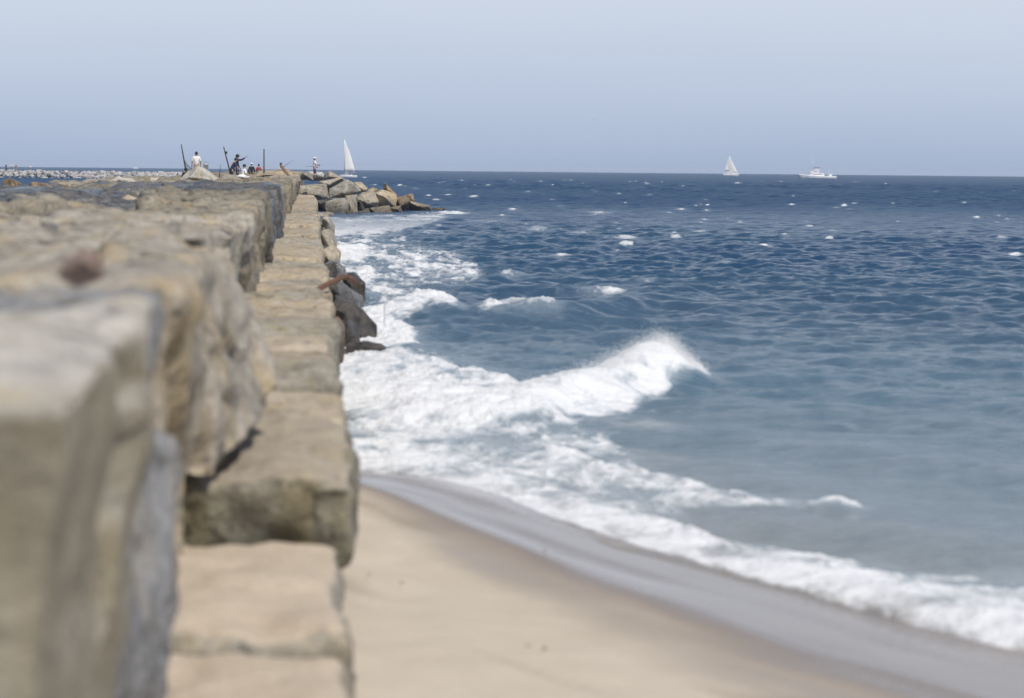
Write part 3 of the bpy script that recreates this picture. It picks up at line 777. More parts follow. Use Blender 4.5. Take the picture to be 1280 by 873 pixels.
def outline_rock(name, pix, Y, depth, mat, seed, z_floor=None, taper=0.8):
    """boulder whose near side has the given outline, at distance Y, with real depth behind it"""
    pts = []
    rr = random.Random(seed)
    fr = [at_y(a, b, Y + rr.uniform(-.15, .15) * depth) for a, b in pix]
    c = sum(fr, Vector()) / len(fr)
    for p in fr:
        pts.append(p)
        q = c + (p - c) * rr.uniform(taper - 0.1, taper + 0.1)
        pts.append(Vector((q.x + (rr.random() - .5) * depth * .2, Y + depth * rr.uniform(.8, 1.1), q.z)))
    nose = c + (fr[rr.randrange(len(fr))] - c) * 0.35
    pts.append(Vector((nose.x, Y - depth * 0.25, nose.z)))
    if z_floor is not None:
        pts += [Vector((p.x, p.y, z_floor)) for p in pts if p.z < c.z]
    return hull_rock(name, pts, mat, seed)

def z3(*a): return [(x / 6.4 + 380, y / 6.4 + 165) for x, y in a]
TIP = 'boulders at the foot of the jetty bend'
tips = [
    (z3((-90, 425), (0, 415), (100, 403), (180, 415), (212, 545), (90, 548), (-90, 540)), 181, 6, 'stone', 'flat topped grey block under the standing man in white cap', None),
    (z3((195, 460), (335, 370), (400, 408), (452, 480), (330, 525), (205, 533)), 190, 3.2, 'grey', 'pale grey peaked boulder on top of the pile beside the sailboat', None),
    (z3((395, 400), (450, 392), (508, 460), (480, 495), (420, 480)), 195, 2.5, 'tan', 'ochre boulder just right of the pale peaked boulder', None),
    (z3((120, 395), (300, 368), (325, 385), (210, 455), (140, 440)), 196, 4, 'stone', 'dark slanting slab left of the pale peaked boulder', None),
    (z3((165, 345), (200, 308), (228, 325), (312, 372), (165, 380)), 202, 3, 'stone', 'small pointed grey rock behind the slanting slab', None),
    (z3((168, 565), (330, 522), (362, 560), (345, 650), (185, 660)), 186, 3.5, 'grey', 'square grey boulder below the pale peaked one', -.3),
    (z3((328, 512), (425, 503), (432, 650), (352, 640)), 189, 3, 'stone', 'upright grey stone wedged in the middle of the boulder pile', -.3),
    (z3((455, 490), (572, 478), (605, 560), (590, 620), (480, 610), (410, 540)), 194, 3.5, 'stone', 'mid grey boulder with a dark cleft on its left', None),
    (z3((565, 490), (620, 458), (742, 508), (722, 575), (742, 612), (620, 620), (585, 560)), 195, 3.5, 'tan', 'broad tan boulder in the centre of the pile', None),
    (z3((638, 450), (655, 408), (690, 440), (748, 515), (700, 520), (640, 480)), 199, 2.5, 'brown', 'brown pointed boulder sticking up above the pile', None),
    (z3((505, 470), (550, 443), (592, 462), (570, 495), (510, 492)), 200, 2, 'tan', 'small tan rock on the skyline left of the brown point', None),
    (z3((415, 650), (512, 608), (545, 695), (425, 700)), 186, 2.5, 'tan', 'orange tan boulder low at the waterline', -.4),
    (z3((525, 610), (682, 590), (702, 680), (560, 695)), 188, 3, 'tan', 'smooth tan boulder at the waterline under the broad one', -.4),
    (z3((678, 605), (775, 590), (795, 670), (690, 685)), 190, 2.6, 'tan', 'ochre waterline boulder left of the dark cleft', -.4),
    (z3((728, 525), (830, 495), (862, 560), (800, 575), (785, 650), (738, 620)), 196, 3, 'brown', 'brown boulder above the dark triangular cleft', None),
    (z3((828, 500), (868, 496), (888, 560), (848, 575)), 199, 2, 'tan', 'small orange upright rock near the seaward end of the pile', None),
    (z3((812, 545), (875, 562), (1000, 598), (1045, 660), (900, 668), (865, 615)), 198, 3.5, 'tan', 'long pale tan boulder sloping down into the water', -.4),
    (z3((1025, 612), (1118, 606), (1138, 655), (1040, 668)), 200, 2.2, 'brown', 'outermost low brown boulder at the tip of the pile', -.4),
    (z3((335, 640), (380, 625), (414, 670), (345, 700)), 183, 2, 'brown', 'small reddish rock at the waterline', -.4),
    (z3((105, 645), (205, 652), (210, 700), (215, 770), (118, 765)), 172, 4, 'stone', 'grey stone at the waterline where the ledge ends', -.4),
    (z3((770, 560), (810, 550), (890, 640), (790, 665)), 202, 2.5, 'kelp_shade', 'dark filler rock standing in for the shade inside the triangular cleft', -.4),  # an open dark cleft, its shade made by a dark filler rock
    (z3((90, 540), (200, 540), (200, 650), (95, 650)), 190, 2.5, 'kelp_shade', 'added dark rock painted as the shade in the gap below the flat topped block', -.4),  # only a dark gap here, the shade painted as an added rock
    (z3((405, 545), (455, 540), (485, 610), (425, 630)), 193, 2, 'kelp_shade', 'dark filler rock in place of the shaded cleft beside the mid grey boulder', -.4),  # a dark hole, filled with a rock coloured like its shade
    (z3((-40, 370), (30, 320), (150, 325), (190, 380), (60, 395)), 206, 4, 'bleach', 'pale rock standing in for surf spray behind the standing man', None),  # added pale rock in place of a splash of spray
]
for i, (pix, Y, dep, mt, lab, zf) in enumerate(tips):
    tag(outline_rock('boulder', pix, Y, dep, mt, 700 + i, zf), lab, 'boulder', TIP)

# dark rocks washed by the surf at the foot of the ledge
kelps = [([(402, 290), (412, 287), (417, 305), (414, 313), (404, 312)], 92, 2.5, 'stone', 'grey rock at the ledge foot, farthest of the row'),
         ([(404, 314), (414, 306), (425, 318), (424, 331), (406, 331)], 79, 2.2, 'ledge', 'tan rock at the ledge foot, second farthest of the row'),
         ([(405, 333), (420, 326), (434, 338), (430, 348), (408, 349)], 70, 2, 'wet', 'dark jagged rock at the ledge foot behind the rusty rod'),
         ([(428, 344), (441, 340), (456, 354), (454, 364), (432, 360)], 62, 1.6, 'kelp_shade', 'dark ridged rock at the seaward end of the rusty rod'),
         ([(410, 360), (424, 351), (440, 362), (452, 376), (414, 378)], 56, 1.6, 'wet', 'wet grey rock right under the rusty rod'),
         ([(412, 384), (430, 374), (446, 378), (470, 407), (456, 411), (420, 406)], 49, 2.0, 'kelp_shade', 'large dark slab sloping down into the surf'),
         ([(405, 405), (420, 396), (430, 412), (427, 424), (410, 424)], 42.5, .9, 'brown', 'brown knob of rock below the ledge edge'),
         ([(432, 432), (455, 427), (482, 433), (462, 435)], 45, 0.6, 'kelp_shade', 'low dark rock awash in white foam'),
         ([(403, 272), (411, 270), (417, 285), (406, 289)], 120, 4, 'stone', 'pale grey rock at the ledge foot near the bend')]
for i, (pix, Y, dep, mt, lab) in enumerate(kelps):
    tag(outline_rock('rock', pix, Y, dep, mt, 760 + i, -0.4), lab, 'rock', 'rocks at the foot of the ledge')

rr_ = random.Random(77)
y = 44.0
while y < 150:
    w, h = rr_.uniform(.25, .6), rr_.uniform(.25, .75)
    cx = 0.34 + rr_.uniform(-.05, .45)
    pts = [Vector((cx + w * rr_.uniform(-1, 1), y + w * 1.3 * rr_.uniform(-1, 1), rr_.uniform(-.4, .15))) for _ in range(7)] + [Vector((cx + w * rr_.uniform(-.9, .6), y + w * rr_.uniform(-1, 1), h * rr_.uniform(.5, 1))) for _ in range(5)]
    o = hull_rock('rock', pts, rr_.choice(['kelp_shade', 'wet', 'wet', 'stone']), 1200 + int(y * 3), 0.06, 2)
    tag(o, 'small ragged rock of the fringe awash along the foot of the ledge', 'rock', 'ragged fringe of small rocks')
    y += rr_.uniform(1.2, 2.6) * (1 + y / 120)

# rocks lying on the jetty top
tops = [([(222, 229), (236, 214), (247, 209), (258, 214), (278, 228)], 128, 3, 'grey', 'grey pyramid shaped rock in front of the man in white'),
        ([(70, 345), (82, 325), (108, 310), (128, 322), (128, 350), (95, 360)], 10.0, .12, 'umber', 'small dark brown stone lying on the nearest block'),
        ([(48, 281), (58, 278), (72, 286), (66, 290)], 21, .25, 'wet', 'small dark chip of stone on the jetty top at left'),
        ([(148, 250), (160, 243), (170, 248), (172, 253)], 52, .5, 'tan', 'yellowish stone on the wet slabs'),
        ([(200, 236), (203, 229), (222, 233), (226, 239)], 72, 1, 'wet', 'dark wedge of stone on the jetty top'),
        ([(0, 238), (2, 226), (12, 223), (22, 228), (30, 238)], 86, 1.4, 'brown', 'reddish brown boulder at the far left edge'),
        ([(30, 238), (40, 228), (54, 228), (62, 236), (58, 242)], 84, 1.4, 'brown', 'lower brown boulder second from the left edge'),
        ([(60, 236), (72, 228), (92, 227), (104, 234), (96, 240)], 92, 2, 'stone', 'grey humped boulder right of the brown ones'),
        ([(130, 229), (150, 223), (165, 224), (176, 231)], 118, 3, 'grey', 'pale boulder on the left shoulder of the jetty'),
        ([(172, 228), (188, 222), (205, 223), (214, 230)], 126, 3, 'grey', 'pale humped boulder left of the pyramid rock'),
        ([(92, 231), (110, 224), (130, 225), (142, 232)], 108, 3, 'stone', 'broad grey boulder on the left shoulder'),
        ([(318, 221), (325, 214), (360, 212), (376, 222)], 172, 4, 'tan', 'low tan rock right of the upright post'),
        ([(276, 226), (280, 219), (310, 219), (330, 226)], 132, 4, 'stone', 'dark flat rock at the feet of the person in navy'),
        ([(372, 224), (380, 216), (388, 218), (392, 226)], 176, 3, 'stone', 'grey rock left of the standing man in white cap'),
        ([(330, 224), (345, 219), (372, 222), (376, 228)], 150, 3, 'stone', 'dark stone at the foot of the leaning plank')]
for i, (pix, Y, dep, mt, lab) in enumerate(tops):
    tag(outline_rock('rock', pix, Y, dep, mt, 800 + i), lab, 'rock', 'loose rocks on the jetty top')

# far breakwater
def breakwater():
    rr = random.Random(5)
    P = [Vector((-9, 325)), Vector((-22, 470)), Vector((-38, 590)), Vector((-60, 640)), Vector((-130, 690)), Vector((-220, 720))]
    bm = bmesh.new()
    for a, b in zip(P[:-1], P[1:]):
        n = int((b - a).length / 1.3)
        for k in range(n):
            for lay in range(4):
                p = a.lerp(b, (k + rr.random()) / n)
                z = [-.3, .5, 1.1, 1.5][lay]; off = [5.5, 3.8, 2.0, 0][lay]
                nrm = Vector((-(b - a).y, (b - a).x)).normalized()
                side = rr.uniform(-1.2, 1.2) - off if rr.random() < 0.8 else rr.uniform(-1, 1) * off
                if (b - a).x < 0 and nrm.y > 0: pass
                q = p + nrm * side * (1 if nrm.y > 0 else -1)
                s = rr.uniform(.55, 1.05)
                m = Matrix.Translation((q.x, q.y, z)) @ Euler((rr.uniform(-.35, .35), rr.uniform(-.35, .35), rr.random() * 6)).to_matrix().to_4x4() @ Matrix.Diagonal((s * rr.uniform(.9, 1.9), s, s * rr.uniform(.5, .9), 1))
                bmesh.ops.create_icosphere(bm, subdivisions=1, radius=1.0, matrix=m)
    o = from_bm('breakwater', bm, M['bleach'], False)
    tag(o, 'far pale rubble breakwater along the horizon at left', 'breakwater', kind='stuff')
breakwater()

# ------------------------------------------------------------------ sea haze
def make_haze():
    bm = bmesh.new(); bm_box(bm, (-26000, -400, -60), (26000, 26000, 24))
    m = bpy.data.materials.new('sea_haze'); m.use_nodes = True
    n, l = m.node_tree.nodes, m.node_tree.links
    n.clear()
    o = n.new('ShaderNodeOutputMaterial'); v = n.new('ShaderNodeVolumePrincipled')
    v.inputs['Color'].default_value = (0.80, 0.88, 1.0, 1); v.inputs['Density'].default_value = 0.00008; v.inputs['Anisotropy'].default_value = 0.0
    l.new(v.outputs[0], o.inputs['Volume'])
    h = from_bm('haze', bm, m, False)
    tag(h, 'thin pale sea haze over the water', 'haze', kind='stuff')
make_haze()

# ------------------------------------------------------------------ objects: boats
M['sail'] = plain('sail_cloth', (0.80, 0.79, 0.76), 0.7, 0.04, 0.5)
M['hull'] = plain('white_hull_paint', (0.80, 0.80, 0.80), 0.35, 0.04, 0.6)
M['bluecloth'] = plain('blue_canvas', (0.06, 0.06, 0.16), 0.7)
M['glass'] = plain('dark_window', (0.03, 0.035, 0.05), 0.15)
M['alloy'] = plain('mast_alloy', (0.65, 0.65, 0.65), 0.4, 0.05, 1)
M['deck'] = plain('pale_deck', (0.62, 0.60, 0.56), 0.7)
M['redtop'] = plain('dull_red_canvas', (0.20, 0.10, 0.12), 0.7)

def hull_bm(L, W, H, bow=0.75, sheer=0.25, stern=0.8, n=14, seg=8):
    bm = bmesh.new(); rings = []
    for i in range(n + 1):
        t = i / n
        x = -L / 2 + L * t
        w = W / 2 * (stern + (1 - stern) * min(1, t * 3)) * (1 - max(0, (t - 0.45) / 0.55) ** 2.2)
        w = max(w, 0.02)
        top = H * (1 + sheer * t * t)
        ring = []
        for k in range(seg + 1):
            a = -math.pi / 2 + math.pi * k / seg
            zz = -0.35 * H + (top + 0.35 * H) * abs(math.sin(a)) ** 1.8
            yy = w * math.copysign(abs(math.sin(a)) ** 0.22, math.sin(a))
            xx = x + (zz / H) * (t - 0.5) * 0.12 * L * bow * (1 if t > .5 else .2)
            ring.append(bm.verts.new((xx, yy, zz)))
        rings.append(ring)
    for a, b in zip(rings[:-1], rings[1:]):
        for k in range(seg): bm.faces.new((a[k], b[k], b[k+1], a[k+1]))
        bm.faces.new((a[0], a[-1], b[-1], b[0]))
    bm.faces.new(rings[0]); bm.faces.new(rings[-1][::-1])
    return bm

def sail(name, a, b, c, belly, parent, n=8):
    """triangular sail: tack a, clew b, head c, bellied out to the lee side; two skins 12 mm apart"""
    a, b, c = Vector(a), Vector(b), Vector(c)
    bm = bmesh.new(); grid = []
    nrm = (b - a).cross(c - a).normalized()
    for i in range(n + 1):
        t = i / n; row = []
        for j in range(n + 1):
            u = j / n
            p = a.lerp(c, t).lerp(b.lerp(c, t) , u)
            roach = (c - a).length * 0.035 * math.sin(math.pi * t) * u
            p = p + (b - a).normalized() * roach + nrm * belly * math.sin(math.pi * u) * math.sin(math.pi * min(1, t + .12)) * (1 - t)
            row.append(bm.verts.new(p))
        grid.append(row)
    for i in range(n):
        for j in range(n):
            bm.faces.new((grid[i][j], grid[i][j+1], grid[i+1][j+1], grid[i+1][j]))
    bmesh.ops.remove_doubles(bm, verts=bm.verts, dist=0.001)
    bmesh.ops.solidify(bm, geom=bm.faces[:], thickness=0.012)
    return from_bm(name, bm, M['sail'], True, parent)

def sea_level(Y): return -Y * Y / (2 * EARTH)
def sailboat(px, Y, L, mast_h, rz, label, jib, lean=0.0, cover=False, mx=.08, bx=-.36):
    p = at_y(px, 215, Y)
    t = empty('sailboat', (p.x, Y, sea_level(Y)), rz)
    t.rotation_euler = (lean, 0, rz)
    tag(t, label, 'sailboat', 'sailboats under way')
    H = L * 0.13
    h = from_bm('hull', hull_bm(L, L * 0.3, H), M['hull'], True, t)
    bm = bmesh.new(); bm_box(bm, (-L * .22, -L * .09, H), (L * .18, L * .09, H * 1.75)); bmesh.ops.bevel(bm, geom=bm.edges[:], offset=L * .02, segments=2, affect='EDGES')
    cab = from_bm('cabin', bm, M['hull'], False, t)
    for sy in (-1, 1):
        bm = bmesh.new(); bm_box(bm, (-L * .14, sy * L * .092 - .01, H * 1.25), (L * .12, sy * L * .092 + .01, H * 1.55)); from_bm('window', bm, M['glass'], False, cab)
    bm = bmesh.new(); bm_tube(bm, [(L * mx, 0, H), (L * mx, 0, mast_h)], [.09, .05]); from_bm('mast', bm, M['alloy'], True, t)
    bz = H * 2.3
    bm = bmesh.new(); bm_tube(bm, [(L * mx, 0, bz), (L * bx, 0, bz)], .07); from_bm('boom', bm, M['alloy'], True, t)
    sail('mainsail', (L * (mx - .01), 0, bz + .1), (L * bx, 0, bz + .1), (L * (mx - .005), 0, mast_h - .2), L * .05, t)
    if jib: sail('jib', (L * .46, 0, H * 1.3), (L * (mx - .03), L * .05, H * 1.7), (L * (mx + .02), 0, mast_h * .95), -L * .06, t)
    if cover:
        bm = bmesh.new(); bm_box(bm, (-L * .42, -L * .10, bz - H * .75), (L * .0, L * .10, bz - H * .35)); bmesh.ops.bevel(bm, geom=bm.edges[:], offset=H * .15, segments=2, affect='EDGES')
        from_bm('canvas_cover', bm, M['bluecloth'], True, t)
        for x in (-.40, -.05):
            for sy in (-1, 1):
                bm = bmesh.new(); bm_tube(bm, [(L * x, sy * L * .095, H), (L * x, sy * L * .095, bz - H * .6)], .03, 6); from_bm('cover_post', bm, M['alloy'], True, t)
    for sy in (-1, 1):
        bm = bmesh.new(); xs = [-.46, -.3, -.1, .1, .3, .44]
        for x in xs: bm_tube(bm, [(L * x, sy * L * .12 * (1 - max(0, x) * 1.5), H), (L * x, sy * L * .12 * (1 - max(0, x) * 1.5), H + .6)], .02, 5)
        bm_tube(bm, [(L * x, sy * L * .12 * (1 - max(0, x) * 1.5), H + .6) for x in xs], .015, 5)
        from_bm('guard_rail', bm, M['alloy'], True, t)
    return t
sailboat(435.8, 860, 6.3, 14.2, R(180), 'nearer white sailboat with single tall sail beyond the boulder pile', False, 0.02, True, .25, -.37)
sailboat(913.3, 1980, 13.8, 17.5, R(0), 'distant white sailboat with mainsail and jib, near the motor yacht', True, 0.05, False, -.09, -.37)

def yacht(px, Y, L, rz):
    p = at_y(px, 215, Y)
    t = empty('motor_yacht', (p.x, Y, sea_level(Y)), rz)
    tag(t, 'white motor yacht with stepped cabins and tall radio mast on the horizon', 'yacht')
    H = L * .075
    from_bm('hull', hull_bm(L, L * .22, H, 1.0, .75, .85), M['hull'], True, t)
    def bx(name, x0, x1, w, z0, z1, mat, rake=0.0, parent=t):
        bm = bmesh.new(); bm_box(bm, (L * x0, -L * w, z0), (L * x1, L * w, z1))
        for v in bm.verts:
            if v.co.z > (z0 + z1) / 2 and v.co.x > L * (x0 + x1) / 2: v.co.x -= rake * (z1 - z0)
        bmesh.ops.bevel(bm, geom=bm.edges[:], offset=.06, segments=2, affect='EDGES')
        return from_bm(name, bm, M[mat], False, parent)
    a = bx('saloon', -.16, .32, .085, H, H * 2.1, 'hull', 1.6)
    bx('window', -.08, .16, .0862, H * 1.5, H * 1.7, 'glass', .8, a)
    b2 = bx('wheelhouse', -.02, .25, .075, H * 2.1, H * 3.1, 'hull', 1.2)
    bx('window', .04, .15, .0762, H * 2.55, H * 2.75, 'glass', .8, b2)
    bx('flybridge', -.04, .12, .07, H * 3.1, H * 3.5, 'hull', .6)
    bx('canopy', -.05, .10, .072, H * 4.1, H * 4.25, 'redtop')
    for x in (-.04, .09):
        for s in (-1, 1):
            bm = bmesh.new(); bm_tube(bm, [(L * x, s * L * .06, H * 3.4), (L * x, s * L * .06, H * 4.15)], .05, 6); from_bm('canopy_post', bm, M['alloy'], True, t)
    bx('aft_house', -.38, -.30, .06, H, H * 1.7, 'hull')
    bm = bmesh.new(); bm_tube(bm, [(L * .16, 0, H * 3), (L * .15, 0, H * 7.6)], [.16, .05], 6); bm_tube(bm, [(L * .155, -1, H * 5.4), (L * .155, 1, H * 5.4)], .05, 6); from_bm('mast', bm, M['hull'], True, t)
    bm = bmesh.new(); bm_tube(bm, [(-L * .31, 0, H), (-L * .31, 0, H * 3.4)], [.14, .08], 6); bm_tube(bm, [(-L * .31, 0, H * 1.6), (-L * .44, 0, H * 1.9)], [.08, .05], 6); from_bm('derrick', bm, M['hull'], True, t)
    for s in (-1, 1):
        bm = bmesh.new(); xs = [-.48, -.4, -.3, -.2]
        for x in xs: bm_tube(bm, [(L * x, s * L * .09, H), (L * x, s * L * .09, H + .9)], .03, 5)
        bm_tube(bm, [(L * x, s * L * .09, H + .9) for x in xs], .03, 5)
        from_bm('guard_rail', bm, M['hull'], True, t)
yacht(1022.5, 1290, 20.5, R(180))

def far_boat(px, Y, L):
    p = at_y(px, 212, Y)
    t = empty('boat', (p.x, Y, sea_level(Y)), R(180))
    tag(t, 'tiny hazy white boat on the horizon above the breakwater', 'boat')
    from_bm('hull', hull_bm(L, L * .25, L * .1), M['hull'], True, t)
    bm = bmesh.new(); bm_box(bm, (-L * .3, -L * .1, L * .1), (L * .2, L * .1, L * .19)); bm_box(bm, (-L * .2, -L * .08, L * .19), (L * .08, L * .08, L * .26)); from_bm('cabin', bm, M['hull'], False, t)
far_boat(169, 3300, 9)

# ------------------------------------------------------------------ people
M['skin'] = plain('skin', (0.42, 0.25, 0.17), 0.55, 0.06)
M['white_cloth'] = plain('white_cotton', (0.80, 0.79, 0.77), 0.85, 0.03)
M['navy'] = plain('navy_cloth', (0.025, 0.03, 0.07), 0.85)
M['black'] = plain('black_cloth', (0.02, 0.02, 0.025), 0.85)
M['purple'] = plain('dark_purple_cloth', (0.05, 0.03, 0.08), 0.85)
M['khaki'] = plain('khaki_cloth', (0.30, 0.24, 0.16), 0.85)
M['red'] = plain('red_cloth', (0.35, 0.07, 0.06), 0.85)
M['hair'] = plain('dark_hair', (0.03, 0.022, 0.018), 0.6)
M['shoe'] = plain('dark_shoe', (0.04, 0.035, 0.03), 0.7)
M['eye'] = plain('eye', (0.05, 0.03, 0.02), 0.2)

def skin_mesh(name, chains, mat, parent, sub=1):
    """one continuous skinned surface from chains of (point, radius); a chain may start at a named joint"""
    verts, edges, rad, names = [], [], [], {}
    for ch in chains:
        prev = None
        for it in ch:
            if isinstance(it, str): prev = names[it]; continue
            p, r = it[0], it[1]
            verts.append(p); rad.append(r); i = len(verts) - 1
            if len(it) > 2: names[it[2]] = i
            if prev is not None: edges.append((prev, i))
            prev = i
    me = bpy.data.meshes.new(name + '_cage')
    me.from_pydata([tuple(v) for v in verts], edges, [])
    o = bpy.data.objects.new(name + '_cage', me); COL.objects.link(o)
    md = o.modifiers.new('skin', 'SKIN'); md.use_smooth_shade = True; md.branch_smoothing = 0.3
    for i, sv in enumerate(me.skin_vertices[0].data):
        r = rad[i]
        sv.radius = r if isinstance(r, tuple) else (r, r)
        sv.use_root = (i == 0)
    if sub:
        ms = o.modifiers.new('sub', 'SUBSURF'); ms.levels = sub; ms.render_levels = sub
    dg = bpy.context.evaluated_depsgraph_get()
    ev = o.evaluated_get(dg)
    out = bpy.data.meshes.new_from_object(ev)
    bpy.data.objects.remove(o); bpy.data.meshes.remove(me)
    out.name = name
    out.materials.clear()
    return link_mesh(name, out, mat, True, parent)

def lerp3(a, b, t): return Vector(a).lerp(Vector(b), t)

def person(loc, rz, label, top, legs_mat, pose='stand', hat=None, scale=1.0, long_legs=True, arms=None, sleeves=0.5, lean=0.0, group=None):
    """faces +Y of its own frame. Joints in metres for a 1.75 m adult."""
    t = empty('person', loc, rz); t.scale = (scale,) * 3
    tag(t, label, 'person', group or 'people fishing on the jetty')
    V = Vector
    if pose == 'stand':
        hipz = 0.93
        legs = [[V((s * .10, 0, .90)), V((s * .12, .03, .48)), V((s * .13, -.01, .08)), V((s * .14, .15, .04))] for s in (-1, 1)]
    elif pose == 'stride':
        hipz = 0.92
        legs = [[V((-.10, 0, .89)), V((-.12, .12, .48)), V((-.12, .10, .08)), V((-.12, .25, .04))], [V((.10, 0, .89)), V((.12, -.04, .48)), V((.13, -.18, .08)), V((.13, -.03, .04))]]
    else:                                     # sitting on a rock
        hipz = 0.42
        legs = [[V((s * .10, .02, .40)), V((s * .14, .42, .46)), V((s * .15, .46, .08)), V((s * .16, .61, .04))] for s in (-1, 1)]
    h = V((0, 0, hipz))
    def up(d, fwd=0): 
        a = lean
        return h + V((0, math.sin(a) * d + fwd, math.cos(a) * d))
    waist, chest, neck0, neck1 = up(.16), up(.36), up(.50), up(.565)
    hd = up(.66, .02); crown = up(.765, .015); chin = up(.60, .05)
    sh = [up(.465) + V((s * .175, 0, 0)) for s in (-1, 1)]
    if arms is None: arms = [((-.25, .02, -.27), (-.26, .10, -.51)), ((.25, .02, -.27), (.26, .10, -.51))]
    el = [sh[i] + V((arms[i][0][0] - (-1, 1)[i] * .175, arms[i][0][1], arms[i][0][2])) for i in (0, 1)]
    wr = [sh[i] + V((arms[i][1][0] - (-1, 1)[i] * .175, arms[i][1][1], arms[i][1][2])) for i in (0, 1)]
    ch = [[(h, (.145, .105), 'pelvis'), (waist, (.125, .095)), (chest, (.155, .11), 'chest'), (neck0, (.075, .07), 'neck'), (neck1, .055), (hd, (.078, .095), 'head'), (crown, (.06, .07))]]
    ch.append(['head', (hd + V((0, .115, -.012)), .016)])                                   # nose
    for i, s in enumerate((-1, 1)):
        ch.append(['head', (hd + V((s * .088, -.005, 0)), .018)])                            # ears
        ch.append(['chest', (sh[i], .062), (lerp3(sh[i], el[i], .5), .05), (el[i], .04), (lerp3(el[i], wr[i], .4), .038), (wr[i], .026, 'w%d' % i), (wr[i] + (wr[i] - el[i]).normalized() * .07, (.038, .02), 'p%d' % i)])
        d = (wr[i] - el[i]).normalized(); side = d.cross(V((0, 1, 0.3))).normalized(); pal = d.cross(side)
        palm = wr[i] + d * .08
        for f, (o_, ln) in enumerate([(-.030, .062), (-.010, .075), (.011, .07), (.030, .055)]):
            a0 = palm + side * o_ + d * .015
            ch.append(['p%d' % i, (a0, .010), (a0 + d * ln * .5 + pal * .008, .009), (a0 + d * ln * .85 + pal * .03, .008)])
        th = wr[i] + d * .03 + side * -.035
        ch.append(['w%d' % i, (th, .012), (th + d * .03 - side * .02, .010), (th + d * .055 - side * .018 + pal * .01, .008)])
        hp, kn, an, to = legs[i]
        ch.append(['pelvis', (hp, .085), (lerp3(hp, kn, .5), .075), (kn, .055), (lerp3(kn, an, .35), .055), (an, .036), (an + V((0, .03, -.045)), .036), (to, (.042, .025))])
    skin_mesh('body', ch, M['skin'], t)
    # clothing follows the body
    sc = [[(up(-.08), (.165, .125), 'hem'), (waist, (.15, .118)), (chest, (.172, .128), 'chest'), (up(.49), (.10, .085))]]
    for i in (0, 1):
        end = lerp3(sh[i], el[i], min(1, sleeves * 2))
        c_ = ['chest', (sh[i], .078), (lerp3(sh[i], end, .5), .07), (end, .066)]
        if sleeves > .5: c_.append((lerp3(el[i], wr[i], .9), .045))
        sc.append(c_)
    skin_mesh('shirt' if sleeves <= .5 else 'jacket', sc, M[top], t)
    pc = [[(up(.10), (.145, .112)), (h - V((0, 0, .02)), (.155, .12), 'pel')]]
    for i in (0, 1):
        hp, kn, an, to = legs[i]
        c_ = ['pel', (hp - V((0, 0, .02)), .105), (lerp3(hp, kn, .5), .098), (lerp3(hp, kn, .95), .085)]
        if long_legs: c_ += [(lerp3(kn, an, .3), .08), (lerp3(kn, an, .92), .065)]
        else: c_ += [(lerp3(kn, an, .12), .085)]
        pc.append(c_)
    skin_mesh('trousers' if long_legs else 'shorts', pc, M[legs_mat], t)
    for i in (0, 1):
        an, to = legs[i][2], legs[i][3]
        skin_mesh('shoe', [[(an + V((0, -.04, -.03)), .045), (an + V((0, .05, -.04)), .05), (to + V((0, .02, 0)), (.052, .035))]], M['shoe'], t)
        bm = bmesh.new(); bmesh.ops.create_uvsphere(bm, u_segments=8, v_segments=6, radius=.012, matrix=Matrix.Translation(hd + V(((-1, 1)[i] * .032, .088, .015)))); from_bm('eye', bm, M['eye'], True, t)
    bm = bmesh.new()
    bmesh.ops.create_uvsphere(bm, u_segments=16, v_segments=10, radius=1, matrix=Matrix.Translation(hd + V((0, -.012, .035))) @ Matrix.Diagonal((.094, .112, .108, 1)))
    bmesh.ops.delete(bm, geom=[v for v in bm.verts if v.co.z < hd.z + .0 and v.co.y > hd.y - .045 or v.co.z < hd.z - .06], context='VERTS')
    bmesh.ops.delete(bm, geom=[v for v in bm.verts if v.co.y > hd.y + .07 and v.co.z < hd.z + .07], context='VERTS')
    bmesh.ops.solidify(bm, geom=bm.faces[:], thickness=.012)
    from_bm('hair', bm, M['hair'], True, t)
    if hat:
        bm = bmesh.new()
        bmesh.ops.create_uvsphere(bm, u_segments=16, v_segments=10, radius=1, matrix=Matrix.Translation(hd + V((0, 0, .05))) @ Matrix.Diagonal((.108, .126, .112, 1)))
        bmesh.ops.delete(bm, geom=[v for v in bm.verts if v.co.z < hd.z + .045], context='VERTS')
        bmesh.ops.create_cone(bm, cap_ends=True, segments=16, radius1=.11, radius2=.10, depth=.015, matrix=Matrix.Translation(hd + V((0, .10, .055))) @ Matrix.Diagonal((.85, 1, 1, 1)))
        bmesh.ops.solidify(bm, geom=bm.faces[:], thickness=.008)
        from_bm('cap', bm, M[hat], True, t)
    return t

def foot_at(px, py_head, Y, height):
    p = at_y(px, py_head, Y)
    return Vector((p.x, Y, p.z - height))

def base_at(px, Y, z): 
    p = at_y(px, 215, Y); return Vector((p.x, Y, z))

